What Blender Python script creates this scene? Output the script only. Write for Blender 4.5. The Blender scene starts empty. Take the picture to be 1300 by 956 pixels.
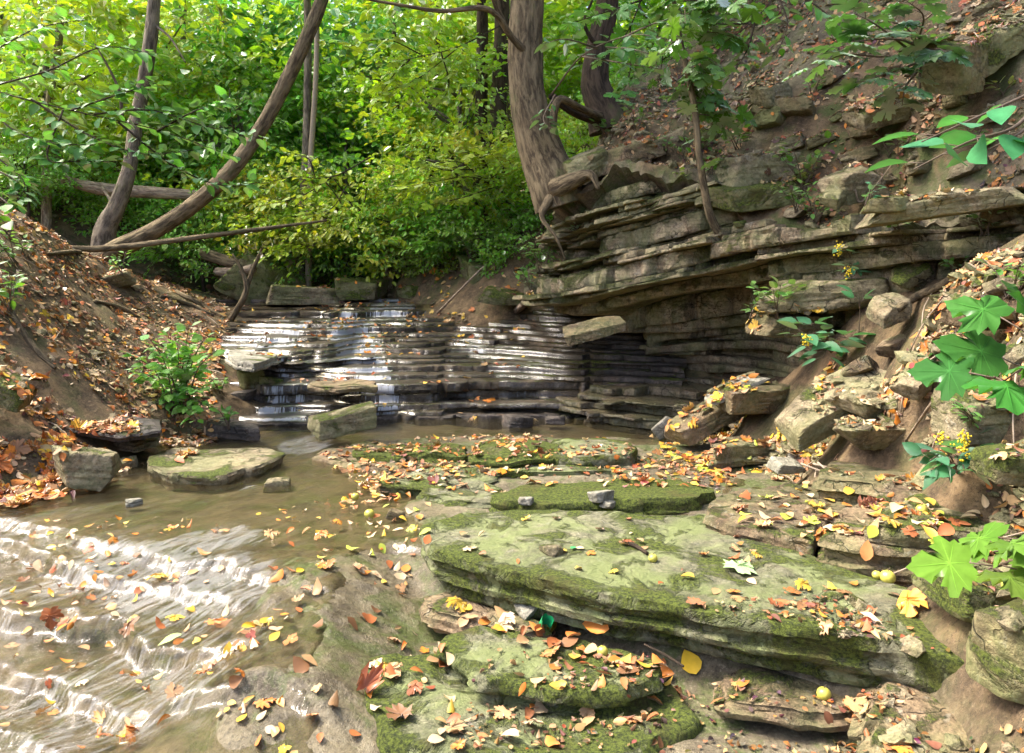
import bpy, bmesh, math, random
import numpy as np
from mathutils import Vector
from mathutils.bvhtree import BVHTree

# ------------------------------------------------------------------ basics
scene = bpy.context.scene
COL = scene.collection
EYE, F, CX, HY = 1.2, 1020.0, 650.0, 340.0

def at(px, py, Y):
    """point of the place seen at photo pixel (px, py) when it stands Y metres away"""
    return np.array([(px - CX) / F * Y, Y, EYE - (py - HY) / F * Y])

def on_z(px, py, z):
    Y = (EYE - z) * F / (py - HY)
    return np.array([(px - CX) / F * Y, Y, z])

def sstep(a, b, x):
    t = np.clip((np.asarray(x, float) - a) / (b - a), 0, 1)
    return t * t * (3 - 2 * t)

def _hash(ix, iy, iz, seed):
    h = (ix.astype(np.int64) * 374761393 + iy.astype(np.int64) * 668265263 + iz.astype(np.int64) * 2147483647 + seed * 1274126177) & 0xFFFFFFFF
    h = ((h ^ (h >> 13)) * 1274126177) & 0xFFFFFFFF
    h = ((h ^ (h >> 16)) * 2246822519) & 0xFFFFFFFF
    h = h ^ (h >> 15)
    return (h & 0xFFFFFF).astype(float) / 0x7FFFFF - 1.0

def noise(x, y, z=0.0, seed=0):
    x, y, z = np.broadcast_arrays(np.asarray(x, float), np.asarray(y, float), np.asarray(z, float))
    ix, iy, iz = np.floor(x), np.floor(y), np.floor(z)
    fx, fy, fz = x - ix, y - iy, z - iz
    ux, uy, uz = (f * f * f * (f * (f * 6 - 15) + 10) for f in (fx, fy, fz))
    r = 0
    for dx in (0, 1):
        wx = ux if dx else 1 - ux
        for dy in (0, 1):
            wy = uy if dy else 1 - uy
            for dz in (0, 1):
                wz = uz if dz else 1 - uz
                r = r + wx * wy * wz * _hash(ix + dx, iy + dy, iz + dz, seed)
    return r

def fbm(x, y, z=0.0, seed=0, oct=4, gain=0.5):
    x, y, z = np.asarray(x, float), np.asarray(y, float), np.asarray(z, float)
    s, a, f, n = 0, 1.0, 1.0, 0
    for o in range(oct):
        s = s + a * noise(x * f + o * 17.3, y * f - o * 9.1, z * f + o * 5.7, seed + o * 31)
        n += a; a *= gain; f *= 2.03
    return s / n

def poly_sd(x, y, poly):
    """signed distance to a polygon, positive inside"""
    x, y = np.asarray(x, float), np.asarray(y, float)
    P = np.asarray(poly, float)
    d = np.full(x.shape, 1e9); ins = np.zeros(x.shape, bool)
    for i in range(len(P)):
        a, b = P[i], P[(i + 1) % len(P)]
        e = b - a
        t = np.clip(((x - a[0]) * e[0] + (y - a[1]) * e[1]) / (e @ e + 1e-12), 0, 1)
        d = np.minimum(d, np.hypot(x - a[0] - t * e[0], y - a[1] - t * e[1]))
        c = ((a[1] > y) != (b[1] > y))
        with np.errstate(divide='ignore', invalid='ignore'):
            c &= x < (b[0] - a[0]) * (y - a[1]) / (b[1] - a[1] + 1e-15) + a[0]
        ins ^= c
    return np.where(ins, d, -d)

def mesh(name, V, faces, material=None, colors=None, uv=None, smooth=True, attrs=None, sharp=None):
    """faces: list of (n, k) index arrays"""
    me = bpy.data.meshes.new(name)
    V = np.ascontiguousarray(V, dtype=np.float32)
    faces = [np.asarray(f, dtype=np.int32) for f in faces if len(f)]
    me.vertices.add(len(V)); me.vertices.foreach_set('co', V.ravel())
    loops = np.concatenate([f.ravel() for f in faces])
    tot = np.concatenate([np.full(len(f), f.shape[1], np.int32) for f in faces])
    me.loops.add(len(loops)); me.loops.foreach_set('vertex_index', loops)
    me.polygons.add(len(tot))
    me.polygons.foreach_set('loop_start', np.concatenate([[0], np.cumsum(tot)[:-1]]).astype(np.int32))
    me.polygons.foreach_set('loop_total', tot)
    me.polygons.foreach_set('use_smooth', np.full(len(tot), bool(smooth)))
    if colors is not None:
        a = me.attributes.new('Tint', 'FLOAT_COLOR', 'POINT')
        c = np.ones((len(V), 4), np.float32); c[:, :3] = colors
        a.data.foreach_set('color', c.ravel())
    for k, v in (attrs or {}).items():
        v = np.ascontiguousarray(v, np.float32)
        if v.ndim == 2:
            a = me.attributes.new(k, 'FLOAT_VECTOR', 'POINT'); a.data.foreach_set('vector', v.ravel())
        else:
            a = me.attributes.new(k, 'FLOAT', 'POINT'); a.data.foreach_set('value', v.ravel())
    if uv is not None:
        l = me.uv_layers.new(name='UVMap')
        l.data.foreach_set('uv', np.ascontiguousarray(uv, np.float32)[loops].ravel())
    me.update(calc_edges=True); me.validate()
    if sharp: me.set_sharp_from_angle(angle=math.radians(sharp))
    if material: me.materials.append(material)
    return me

def link(name, me, parent=None, loc=None):
    o = bpy.data.objects.new(name, me); COL.objects.link(o)
    if parent: o.parent = parent
    if loc is not None: o.location = [float(c) for c in loc]
    return o

def tag(o, label, cat, group=None, kind=None):
    o['label'] = label; o['category'] = cat
    if group: o['group'] = group
    o['kind'] = kind or 'thing'
    return o

def empty(name, loc, label, cat, group=None):
    o = bpy.data.objects.new(name, None); COL.objects.link(o)
    o.location = [float(c) for c in loc]; o.empty_display_size = .1
    return tag(o, label, cat, group)

def structure(o, label=None, cat=None):
    o['kind'] = 'structure'
    if label: o['label'] = label
    if cat: o['category'] = cat
    return o

def grid_faces(nr, nc, wrap=False):
    r = np.arange(nr - 1)[:, None]; c = np.arange(nc if wrap else nc - 1)[None, :]
    c2 = (c + 1) % nc
    return np.stack([r * nc + c, r * nc + c2, (r + 1) * nc + c2, (r + 1) * nc + c], -1).reshape(-1, 4)

def catmull(P, n):
    P = np.asarray(P, float)
    if len(P) < 3:
        t = np.linspace(0, 1, n)[:, None]; return P[0] * (1 - t) + P[-1] * t
    Q = np.vstack([2 * P[0] - P[1], P, 2 * P[-1] - P[-2]])
    t = np.linspace(0, len(P) - 1 - 1e-9, n); i = t.astype(int); u = (t - i)[:, None]
    a, b, c, d = Q[i], Q[i + 1], Q[i + 2], Q[i + 3]
    return .5 * (2 * b + (c - a) * u + (2 * a - 5 * b + 4 * c - d) * u ** 2 + (3 * b - a - 3 * c + d) * u ** 3)

# ------------------------------------------------------------------ materials
class NT:
    def __init__(s, name):
        s.m = bpy.data.materials.new(name); s.m.use_nodes = True
        s.t = s.m.node_tree; s.t.nodes.clear()
        s.out = s.t.nodes.new('ShaderNodeOutputMaterial')
    def n(s, typ, ins=None, **props):
        nd = s.t.nodes.new('ShaderNode' + typ)
        for k, v in props.items(): setattr(nd, k, v)
        for k, v in (ins or {}).items(): s.set(nd.inputs[k], v)
        return nd
    def set(s, sock, v):
        if isinstance(v, bpy.types.NodeSocket): s.t.links.new(v, sock)
        elif isinstance(v, (tuple, list)) and len(v) == 3 and sock.type == 'RGBA': sock.default_value = (*v, 1)
        else: sock.default_value = v
    def noise(s, vec, scale, detail=4, rough=.55, dist=0.0):
        return s.n('TexNoise', {'Vector': vec, 'Scale': scale, 'Detail': detail, 'Roughness': rough, 'Distortion': dist}).outputs['Fac']
    def mapr(s, v, a, b, c=0.0, d=1.0):
        return s.n('MapRange', {'Value': v, 'From Min': a, 'From Max': b, 'To Min': c, 'To Max': d}, interpolation_type='SMOOTHSTEP').outputs['Result']
    def mix(s, f, a, b, mode='MIX'):
        nd = s.n('Mix', data_type='RGBA', blend_type=mode)
        s.set(nd.inputs[0], f); s.set(nd.inputs[6], a); s.set(nd.inputs[7], b)
        return nd.outputs[2]
    def math(s, op, a, b=0.0):
        nd = s.n('Math', operation=op); s.set(nd.inputs[0], a); s.set(nd.inputs[1], b); return nd.outputs[0]
    def scale(s, vec, v):
        return s.n('Mapping', {'Vector': vec, 'Scale': v}).outputs['Vector']
    def bump(s, h, strength=.5, dist=.01, normal=None):
        d = {'Height': h, 'Strength': strength, 'Distance': dist}
        if normal is not None: d['Normal'] = normal
        return s.n('Bump', d).outputs['Normal']
    def attr(s, name):
        return s.n('Attribute', attribute_name=name)
    def surf(s, sh): s.t.links.new(sh, s.out.inputs['Surface']); return s.m

def rock_mat(name, dark, light, moss=.0, moss_scale=3.0, strata=.5, wet=0.0, rust=.25, mossdark=(.05, .072, .012), mosslight=(.21, .27, .035), lichen=.25, algae=0.0, bumps=1.0, topmoss=.15, wet_rough=.25):
    t = NT(name)
    P = t.n('NewGeometry').outputs['Position']; Nn = t.n('NewGeometry').outputs['Normal']
    big = t.noise(P, 2.3, 5, .6)
    fine = t.noise(P, 34, 6, .65)
    mid = t.noise(P, 9, 5, .6, .4)
    lay = t.noise(t.scale(P, (1.3, 1.3, 26)), 1.0, 5, .6)
    f = t.math('ADD', t.math('MULTIPLY', big, .5), t.math('MULTIPLY', mid, .5))
    base = t.mix(t.mapr(f, .40, .60), dark, light)
    base = t.mix(t.math('MULTIPLY', t.mapr(lay, .42, .6), strata), base, t.mix(.5, base, tuple(min(1, c * 1.5) for c in light)))
    base = t.mix(t.math('MULTIPLY', t.mapr(lay, .48, .36), strata * .8), base, tuple(c * .55 for c in dark))
    base = t.mix(t.math('MULTIPLY', t.mapr(t.noise(P, 5.1, 4, .6), .54, .68), rust), base, (.20, .105, .045))
    base = t.mix(t.mapr(fine, .3, .7, .0, .55), base, tuple(c * .55 for c in dark))
    base = t.mix(t.math('MULTIPLY', t.mapr(t.noise(P, 17, 5, .7, .6), .57, .66), lichen), base, (.40, .40, .34))
    spk = t.noise(P, 62, 5, .75)
    base = t.mix(t.mapr(spk, .53, .64, 0, .6), base, tuple(c * .35 for c in dark))
    base = t.mix(t.mapr(spk, .46, .36, 0, .4), base, tuple(min(1, c * 1.35) for c in light))
    ck = t.n('TexVoronoi', {'Vector': t.n('VectorMath', {0: t.scale(P, (1, 1, 2.2)), 1: t.n('TexNoise', {'Vector': P, 'Scale': 3.0, 'Detail': 4}).outputs['Color']}, operation='ADD').outputs[0], 'Scale': 3.6}, feature='DISTANCE_TO_EDGE').outputs['Distance']
    crk = t.math('MULTIPLY', t.mapr(ck, .02, .003), t.mapr(t.noise(P, 2.2, 3, .6), .48, .6))
    base = t.mix(t.math('MULTIPLY', crk, .8), base, tuple(c * .25 for c in dark))
    if algae:
        base = t.mix(t.math('MULTIPLY', t.mapr(t.noise(P, 3.7, 5, .65, .5), .38, .62), algae), base, (.145, .18, .058))
    pit = t.noise(P, 21, 6, .7, .8)
    hb = t.math('ADD', t.math('MULTIPLY', mid, .5), t.math('ADD', t.math('MULTIPLY', fine, .35), t.math('MULTIPLY', pit, .45)))
    hb = t.math('SUBTRACT', hb, t.math('MULTIPLY', crk, .5))
    rough = .85
    if moss:
        sep = t.n('SeparateXYZ', {'Vector': Nn}).outputs['Z']
        mn = t.noise(P, moss_scale, 7, .68, .5)
        mv = t.math('ADD', mn, t.math('MULTIPLY', sep, topmoss))
        att = t.attr('moss').outputs['Fac']
        mv = t.math('ADD', mv, t.math('MULTIPLY', att, .35))
        lo = .80 - moss * .4
        mf = t.mapr(mv, lo, lo + .10)
        mc = t.mix(t.mapr(t.noise(P, 75, 6, .8), .38, .62), tuple(c * .7 for c in mossdark), mosslight)
        mc = t.mix(t.mapr(t.noise(P, 6, 3, .6), .5, .75), mc, (.13, .12, .03))
        base = t.mix(mf, base, mc)
        hb = t.math('ADD', hb, t.math('MULTIPLY', mf, t.math('ADD', .35, t.math('MULTIPLY', t.noise(P, 120, 5, .8), 1.6))))
    nrm = t.bump(hb, .95 * bumps, .035)
    nrm = t.bump(t.noise(P, 150, 4, .7), .35 * bumps, .004, nrm)
    bs = t.n('BsdfPrincipled', {'Normal': nrm})
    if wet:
        wf = t.math('MAXIMUM', t.math('MULTIPLY', t.mapr(t.noise(P, 2.9, 4, .6), .38, .56), wet), t.attr('damp_shade').outputs['Fac'])
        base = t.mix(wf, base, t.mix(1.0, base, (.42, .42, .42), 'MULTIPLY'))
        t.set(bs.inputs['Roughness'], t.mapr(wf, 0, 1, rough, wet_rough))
    else:
        bs.inputs['Roughness'].default_value = rough
    bs.inputs['Specular IOR Level'].default_value = .35
    t.set(bs.inputs['Base Color'], base)
    return t.surf(bs.outputs[0])

M = {}
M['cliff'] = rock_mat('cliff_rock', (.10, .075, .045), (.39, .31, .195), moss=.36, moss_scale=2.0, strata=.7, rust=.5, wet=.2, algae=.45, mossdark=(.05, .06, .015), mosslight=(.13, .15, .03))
M['falls'] = rock_mat('wet_ledge_rock', (.048, .040, .034), (.165, .135, .11), moss=.25, strata=.6, wet=1.0, rust=.35, lichen=.1, wet_rough=.6)
M['slab'] = rock_mat('mossy_slab_rock', (.10, .098, .058), (.235, .225, .14), moss=.66, moss_scale=4.5, strata=.35, rust=.1, algae=.75, topmoss=.02)
M['stone'] = rock_mat('dry_stone', (.11, .085, .05), (.33, .27, .165), moss=.42, moss_scale=4, strata=.5, rust=.3, algae=.4)
M['brown_rock'] = rock_mat('brown_ledge_rock', (.07, .048, .028), (.25, .18, .105), moss=.26, moss_scale=5, strata=.6, rust=.4, algae=.3)
M['grey_rock'] = rock_mat('grey_rock', (.17, .155, .125), (.40, .375, .31), moss=.22, strata=.5, rust=.1, algae=.15)
M['moss_rock'] = rock_mat('moss_covered_rock', (.11, .09, .045), (.28, .24, .12), moss=.75, moss_scale=3, strata=.4, algae=.6)

def ground_mat():
    t = NT('forest_ground')
    P = t.n('NewGeometry').outputs['Position']
    a = t.attr('rock').outputs['Fac']; g = t.attr('green').outputs['Fac']
    fine = t.noise(P, 45, 6, .7); mid = t.noise(P, 7, 5, .6); big = t.noise(P, 1.7, 4, .6)
    earth = t.mix(t.mapr(mid, .35, .68), (.055, .037, .021), (.175, .118, .062))
    earth = t.mix(t.mapr(fine, .45, .75, 0, .6), earth, (.25, .18, .105))
    earth = t.mix(t.math('MULTIPLY', t.mapr(t.noise(P, 3.1, 6, .7, .5), .47, .62), t.math('ADD', .3, g)), earth, (.045, .075, .016))
    rock = t.mix(t.mapr(t.math('ADD', t.math('MULTIPLY', mid, .5), t.math('MULTIPLY', big, .5)), .38, .62), (.075, .06, .038), (.205, .175, .11))
    rock = t.mix(t.mapr(t.noise(P, 4.2, 7, .7, .5), .46, .60), rock, (.075, .10, .025))
    rock = t.mix(t.mapr(fine, .4, .75, 0, .5), rock, (.09, .075, .05))
    sp = t.noise(P, 58, 5, .75)
    rock = t.mix(t.mapr(sp, .52, .64, 0, .7), rock, (.035, .028, .018))
    rock = t.mix(t.mapr(sp, .46, .36, 0, .5), rock, (.28, .245, .17))
    earth = t.mix(t.mapr(t.noise(P, 85, 4, .7), .54, .64, 0, .6), earth, (.02, .014, .009))
    base = t.mix(a, earth, rock)
    wf = t.attr('wet').outputs['Fac']
    base = t.mix(t.math('MULTIPLY', wf, .8), base, t.mix(1.0, base, (.80, .79, .76), 'MULTIPLY'))
    h = t.math('ADD', t.math('MULTIPLY', mid, .5), t.math('MULTIPLY', fine, .5))
    nrm = t.bump(h, .8, .025); nrm = t.bump(t.noise(P, 190, 3, .7), .5, .004, nrm)
    bs = t.n('BsdfPrincipled', {'Base Color': base, 'Normal': nrm})
    t.set(bs.inputs['Roughness'], t.mapr(wf, 0, 1, .9, .30))
    bs.inputs['Specular IOR Level'].default_value = .3
    return t.surf(bs.outputs[0])
M['ground'] = ground_mat()

def leaf_mat(name, transl=.5, gloss=.035, rough=.5, satur=(1.45, 1.35, .6), sheen=.4):
    t = NT(name)
    a = t.attr('Tint').outputs['Color']
    oc = t.n('ObjectInfo').outputs['Color']
    base = t.mix(1.0, a, oc, 'MULTIPLY')
    P = t.n('NewGeometry').outputs['Position']
    base = t.mix(t.mapr(t.noise(P, 55, 3, .6), .3, .75, 0, .35), base, t.mix(1.0, base, (.6, .6, .5), 'MULTIPLY'))
    tr = t.mix(1.0, base, satur, 'MULTIPLY')
    d = t.n('BsdfDiffuse', {'Color': base}); tl = t.n('BsdfTranslucent', {'Color': tr})
    m1 = t.n('MixShader', {0: transl, 1: d.outputs[0], 2: tl.outputs[0]})
    gl = t.n('BsdfGlossy', {'Roughness': rough, 'Color': (1, 1, 1)})
    fr = t.n('Fresnel', {'IOR': 1.4})
    m2 = t.n('MixShader', {0: t.math('ADD', t.math('MULTIPLY', fr.outputs[0], sheen), gloss - .02), 1: m1.outputs[0], 2: gl.outputs[0]})
    return t.surf(m2.outputs[0])
M['leaf'] = leaf_mat('green_foliage')
M['near_leaf'] = leaf_mat('broad_green_leaf', .4, .02, .5, (1.4, 1.3, .5), .10)
M['litter'] = leaf_mat('dry_leaves', .15, .03, .5, (1.2, 1, .7))

def bark_mat(name, dark, light, sc=1.0):
    t = NT(name)
    B = t.attr('Bark').outputs['Vector']
    n1 = t.noise(t.scale(B, (34 * sc, 34 * sc, 7 * sc)), 1, 6, .7, .5)
    n2 = t.noise(t.scale(B, (6, 6, 3)), 1, 5, .6)
    base = t.mix(t.mapr(n1, .38, .62), dark, light)
    base = t.mix(t.mapr(n2, .45, .7, 0, .6), base, tuple(c * 1.4 for c in light))
    base = t.mix(t.mapr(t.noise(t.scale(B, (4, 4, 2.2)), 1, 6, .7), .54, .66, 0, .7), base, (.075, .095, .03))
    bs = t.n('BsdfPrincipled', {'Base Color': base, 'Roughness': .9, 'Normal': t.bump(t.math('ADD', n1, t.math('MULTIPLY', n2, .4)), 1.0, .03)})
    bs.inputs['Specular IOR Level'].default_value = .2
    return t.surf(bs.outputs[0])
M['bark'] = bark_mat('brown_bark', (.05, .037, .023), (.20, .155, .09))
M['bark_grey'] = bark_mat('grey_bark', (.06, .05, .038), (.22, .185, .135))
M['bark_dark'] = bark_mat('dark_bark', (.025, .018, .012), (.085, .06, .04))
M['deadwood'] = bark_mat('bleached_deadwood', (.16, .115, .08), (.42, .33, .235), 1.5)

def water_mat(name, mud, opacity, streak, foamcol=(.30, .30, .29), gloss_rough=.06, foam_gain=1.0, foam_max=.45, foam_edge=.12, refl_max=.7, film_min=1.0, rip=(.35, .01)):
    t = NT(name)
    uv = t.n('TexCoord').outputs['UV']
    fo = t.attr('foam').outputs['Fac']
    st = t.noise(t.scale(uv, streak), 1, 5, .65, .5)
    st2 = t.noise(t.scale(uv, tuple(c * .32 for c in streak)), 1, 4, .6, .3)
    s = t.math('ADD', t.math('MULTIPLY', st, .65), t.math('MULTIPLY', st2, .35))
    thr = t.math('SUBTRACT', .78, t.math('MULTIPLY', fo, .36 * foam_gain))
    ff = t.math('MULTIPLY', t.n('MapRange', {'Value': t.math('SUBTRACT', s, thr), 'From Min': 0.0, 'From Max': foam_edge}).outputs[0], foam_max)
    hs = t.math('ADD', s, t.math('MULTIPLY', ff, .25))
    nrm = t.bump(hs, rip[0], rip[1])
    nrm = t.bump(t.noise(t.scale(uv, tuple(c * 2.3 for c in streak)), 1, 2, .6), rip[0] * .5, rip[1] * .35, nrm)
    body = t.n('MixShader', {0: opacity, 1: t.n('BsdfTransparent', {'Color': (.90, .875, .79)}).outputs[0], 2: t.n('BsdfDiffuse', {'Color': mud}).outputs[0]})
    gl = t.n('BsdfGlossy', {'Roughness': gloss_rough, 'Color': (1, 1, 1), 'Normal': nrm})
    fr = t.n('Fresnel', {'IOR': 1.33, 'Normal': nrm})
    w = t.n('MixShader', {0: t.math('MULTIPLY', t.math('MINIMUM', fr.outputs[0], refl_max), t.mapr(fo, .02, .22, film_min, 1.0)), 1: body.outputs[0], 2: gl.outputs[0]})
    foam = t.n('BsdfPrincipled', {'Base Color': foamcol, 'Roughness': .25, 'Normal': nrm})
    r = t.n('MixShader', {0: ff, 1: w.outputs[0], 2: foam.outputs[0]})
    return t.surf(r.outputs[0])
M['creek'] = water_mat('creek_water', (.135, .112, .058), .10, (70, 9, 1), rip=(.34, .012))
M['fallswater'] = water_mat('falling_water', (.12, .10, .08), .06, (70, 6, 1), foam_gain=1.1, foam_max=.8, foam_edge=.08, rip=(.5, .012), gloss_rough=.3, film_min=.0, refl_max=.22, foamcol=(.38, .395, .42))

def simple(name, col, rough=.6, var=.4, spec=.4, sc=60):
    t = NT(name)
    P = t.n('TexCoord').outputs['Object']
    base = t.mix(t.mapr(t.noise(P, sc, 4, .6), .3, .7, 0, var), col, tuple(c * .4 for c in col))
    bs = t.n('BsdfPrincipled', {'Base Color': base, 'Roughness': rough, 'Normal': t.bump(t.noise(P, sc * 2, 3, .6), .3, .003)})
    bs.inputs['Specular IOR Level'].default_value = spec
    return t.surf(bs.outputs[0])
M['stem'] = simple('green_stem', (.10, .13, .04))
M['twig'] = simple('brown_twig', (.10, .07, .045))
M['paletwig'] = simple('pale_twig', (.30, .235, .165))
M['fruit'] = simple('yellow_green_fruit', (.50, .46, .08), .35, .5, .5, 40)
M['flower'] = simple('yellow_petals', (.70, .52, .02), .6, .25)
M['green_scrap'] = simple('glossy_green_scrap', (.01, .22, .08), .2, .4, .6, 30)

# ------------------------------------------------------------------ terrain
class RBF:
    def __init__(s, pts):
        P = np.array(pts, float); s.p = P[:, :2]; n = len(P)
        K = s.k(s.p, s.p) + np.eye(n) * 2e-3
        A = np.zeros((n + 3, n + 3)); A[:n, :n] = K; A[:n, n] = 1; A[:n, n + 1:] = s.p; A[n, :n] = 1; A[n + 1:, :n] = s.p.T
        s.w = np.linalg.solve(A, np.concatenate([P[:, 2], [0, 0, 0]]))
    def k(s, a, b):
        r2 = ((a[:, None, :] - b[None]) ** 2).sum(-1) + 1e-6
        return np.sqrt(r2 + .04) * -1.0
    def __call__(s, x, y):
        x, y = np.broadcast_arrays(np.asarray(x, float), np.asarray(y, float))
        q = np.stack([x.ravel(), y.ravel()], 1); out = np.empty(len(q)); n = len(s.p)
        for i in range(0, len(q), 40000):
            c = q[i:i + 40000]
            out[i:i + 40000] = s.k(c, s.p) @ s.w[:n] + s.w[n] + c @ s.w[n + 1:]
        return out.reshape(x.shape)

bank_px = [(0, 655, 3.95), (60, 632, 4.2), (165, 606, 4.6), (260, 560, 5.6), (280, 515, 6.1), (292, 450, 7.0), (285, 405, 8.1),
           (0, 560, 4.5), (0, 480, 4.9), (100, 520, 5.2), (190, 530, 5.6), (0, 380, 5.5), (100, 430, 5.9), (200, 455, 6.5), (0, 322, 6.0),
           (0, 285, 6.4), (60, 296, 7.0), (150, 345, 7.8), (235, 372, 8.6), (278, 385, 9.2), (100, 340, 7.0), (180, 400, 7.2)]
ctrl = [tuple(at(*p)) for p in bank_px]
ctrl += [(-6, 5, 2.2), (-6.5, 3, 2.0), (-4.2, 2.6, .9), (-3.3, 3.2, .32), (-3.6, 2, .35), (-6, 0, 1.6), (-3.4, 0, .1), (-8, 8, 2.8), (-6.5, 7, 2.0)]
ctrl += [(-5.6, 9.4, 1.35), (-4.4, 9.6, 1.0), (-4, 10.6, 1.0), (-5.4, 11, 2.0), (-7, 13.5, 3.2), (-4, 13, 1.4), (-9, 17, 5.2)]
# creek floor, falls floor (kept below the ledges), top creek
ctrl += [(x, y, 0.0) for x in (-1.6, -.6, .4, 1.1) for y in (3.2, 4.2, 5.2)] + [(-2, 3.6, 0), (-2, 4.4, 0), (-1.7, 5.9, -.02), (-.8, 6.1, -.05), (.2, 6.2, -.05), (1.0, 6.0, 0)]
ctrl += [(-2.4, 2.6, 0), (-2.6, 1.4, 0), (-1, 2, 0), (.3, 2, 0), (1.0, 2.3, 0), (-1, 0, 0), (1, 0, 0), (0, -4, -.1)]
ctrl += [(-1, 6.7, -.05), (-1, 7.5, .15), (-1, 8.4, .45), (-1.4, 9.3, .70), (-2.5, 9.3, .72), (-2.1, 7.2, .12), (-2.2, 8.2, .4), (.2, 7, .0), (.1, 7.8, .3), (-2.2, 10.4, .76), (-1.2, 10.4, .80), (-1.6, 12, 1.0)]
ctrl += [tuple(at(510, 358, 9.4)), tuple(at(600, 345, 8.9)), tuple(at(655, 320, 8.6)), (0.7, 9.4, 2.1), (1.5, 9, 2.6), (1, 11, 2.9), (0, 11.5, 1.7), (-.6, 13, 1.6)]
# right dirt slope beneath the cliff band
ctrl += [tuple(at(*p)) for p in [(1290, 315, 3.7), (1200, 385, 3.9), (1290, 420, 3.3), (1180, 470, 3.8), (1290, 520, 3.0), (1100, 505, 4.3),
                                 (1040, 560, 4.6), (1180, 600, 3.6), (1290, 600, 2.95), (1290, 700, 2.6), (1090, 400, 4.75)]]
ctrl += [(1.35, 5.0, .03), (1.35, 4.3, .03), (1.35, 3.5, .08), (1.65, 2.6, .26), (2.3, 2.2, .8), (3, 3.5, 1.25), (2.4, 1, .7), (3.2, 5, 1.1), (3.2, 1.5, 1.2), (2, -1, .4), (4, 0, 2), (2.2, 6.6, .6), (3.4, 7, 1.5), (1.5, 5.6, .05), (1.9, 5.4, .5)]
# the wider valley
ctrl += [(-1, 18, 2.0), (0, 26, 3.6), (-6, 22, 4.5), (5, 16, 5.5), (4, 12, 4.8), (6, 9, 5.2), (8, 6, 6.0), (8, 1, 4.5), (-12, 8, 6), (-14, 18, 8.5), (-12, 0, 4.5), (13, 16, 9), (14, 5, 9), (10, 26, 9), (-10, 30, 8.5), (0, 38, 7), (14, 38, 11), (-16, 38, 11), (-12, -9, 4), (0, -10, -.3), (12, -9, 6)]
base_rbf = RBF(ctrl)

def Q(x, y): return y + .45 * (x + 1.3) + .13 * noise(x * 1.7, y * 1.7, 0, 5) + .075 * noise(x * 4.3, y * 4.3, 0, 4) + .035 * noise(x * 11, y * 11, 0, 6)
def drop(x, y, soft):
    q = Q(x, y); z = 0.0
    for q0, h in ((3.34, .036), (3.13, .038), (2.82, .05), (2.5, .04), (2.2, .04)):
        k = q0 * 5.3
        z = z - h * (1 + .95 * noise(x * 1.5, y * 1.5, k, 7)) * sstep(q0 + soft * .2, q0 - soft * (1 + .6 * noise(x * 2, y * 2, k, 9)), q + .05 * noise(x * 2.6, y * 2.6, k, 10))
    return z
exposed_poly = [on_z(*p, 0)[:2] for p in [(398, 580), (470, 560), (560, 556), (800, 556), (860, 550), (1000, 560), (1100, 640), (1300, 760), (1500, 956), (560, 1000), (530, 860), (560, 790), (505, 770), (520, 730), (550, 690), (505, 662), (520, 632), (480, 610)]]

semi_poly = [on_z(*p, -.1)[:2] for p in [(330, 735), (430, 725), (545, 720), (580, 956), (250, 956), (300, 830)]]

def ground_z(x, y, detail=True):
    xc, yc = np.clip(x, -18, 18), np.clip(y, -10, 40)
    z = base_rbf(xc, yc)
    floor = sstep(.16, .02, z) * sstep(6.5, 6.0, y) * sstep(-3.4, -2.6, x) * sstep(2.2, 1.4, x)
    ex = sstep(-.10, .14, poly_sd(xc, yc, exposed_poly) + .07 * fbm(xc * 4, yc * 4, 0, 3))
    semi = sstep(-.12, .1, poly_sd(xc, yc, semi_poly) + .08 * fbm(xc * 5, yc * 5, 0, 2)) * (.62 + .38 * fbm(xc * 3.5, yc * 3.5, 0, 19))
    ex = np.maximum(ex, sstep(.38, .72, semi) * .85)
    near = sstep(1.0, -0.2, x)
    bed = drop(x, y, .018) * near - .03 + .062 * ex
    bed = np.minimum(bed, .02 - front_hollow(x, y) + .35 * np.minimum(bed, 0))
    t = fbm(x * 2.0, y * 4.0, 0, 8) * .5 + .5                      # thin bedding steps on the bare rock
    t = t * 5; bed = bed + (np.floor(t) + sstep(.8, 1.0, t - np.floor(t)) - 2.5) * .012 * (.35 + .65 * ex)
    bed = bed + .016 * sstep(-.1, .5, fbm(x * 1.6, y * 2.6, 0, 18)) * near * (1 - ex)
    zz = z * (1 - floor) + bed * floor
    if detail:
        rough = 1 - floor
        far = sstep(9, 14, np.hypot(x, y))
        zz = zz + rough * (fbm(x * 1.3, y * 1.3, 0, 11) * (.07 + .25 * far) + fbm(x * 6, y * 6, 0, 12) * .03 + np.abs(fbm(x * 14, y * 14, 0, 13)) * .010) + (.004 + .012 * floor * sstep(.3, 0, np.abs(x + .7) - .5) * sstep(3.3, 3.0, y)) * fbm(x * 16, y * 16, 0, 14)
    return zz, floor, ex

def front_hollow(x, y):
    """the bed lies lower in front of the big slab"""
    return .165 * sstep(3.45, 3.15, y + .64 * (x + .35) + .04 * noise(x * 4, y * 4, 0, 33)) * sstep(-.75, -.25, x)

def lines(a, b, d, lo, hi):
    mid = list(np.arange(a, b + d / 2, d)); s = d; v = mid[-1]; up = []
    while v < hi: s = min(s * 1.12, 4.0); v += s; up.append(v)
    s = d; v = mid[0]; dn = []
    while v > lo: s = min(s * 1.12, 4.0); v -= s; dn.append(v)
    return np.array(dn[::-1] + mid + up)

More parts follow.
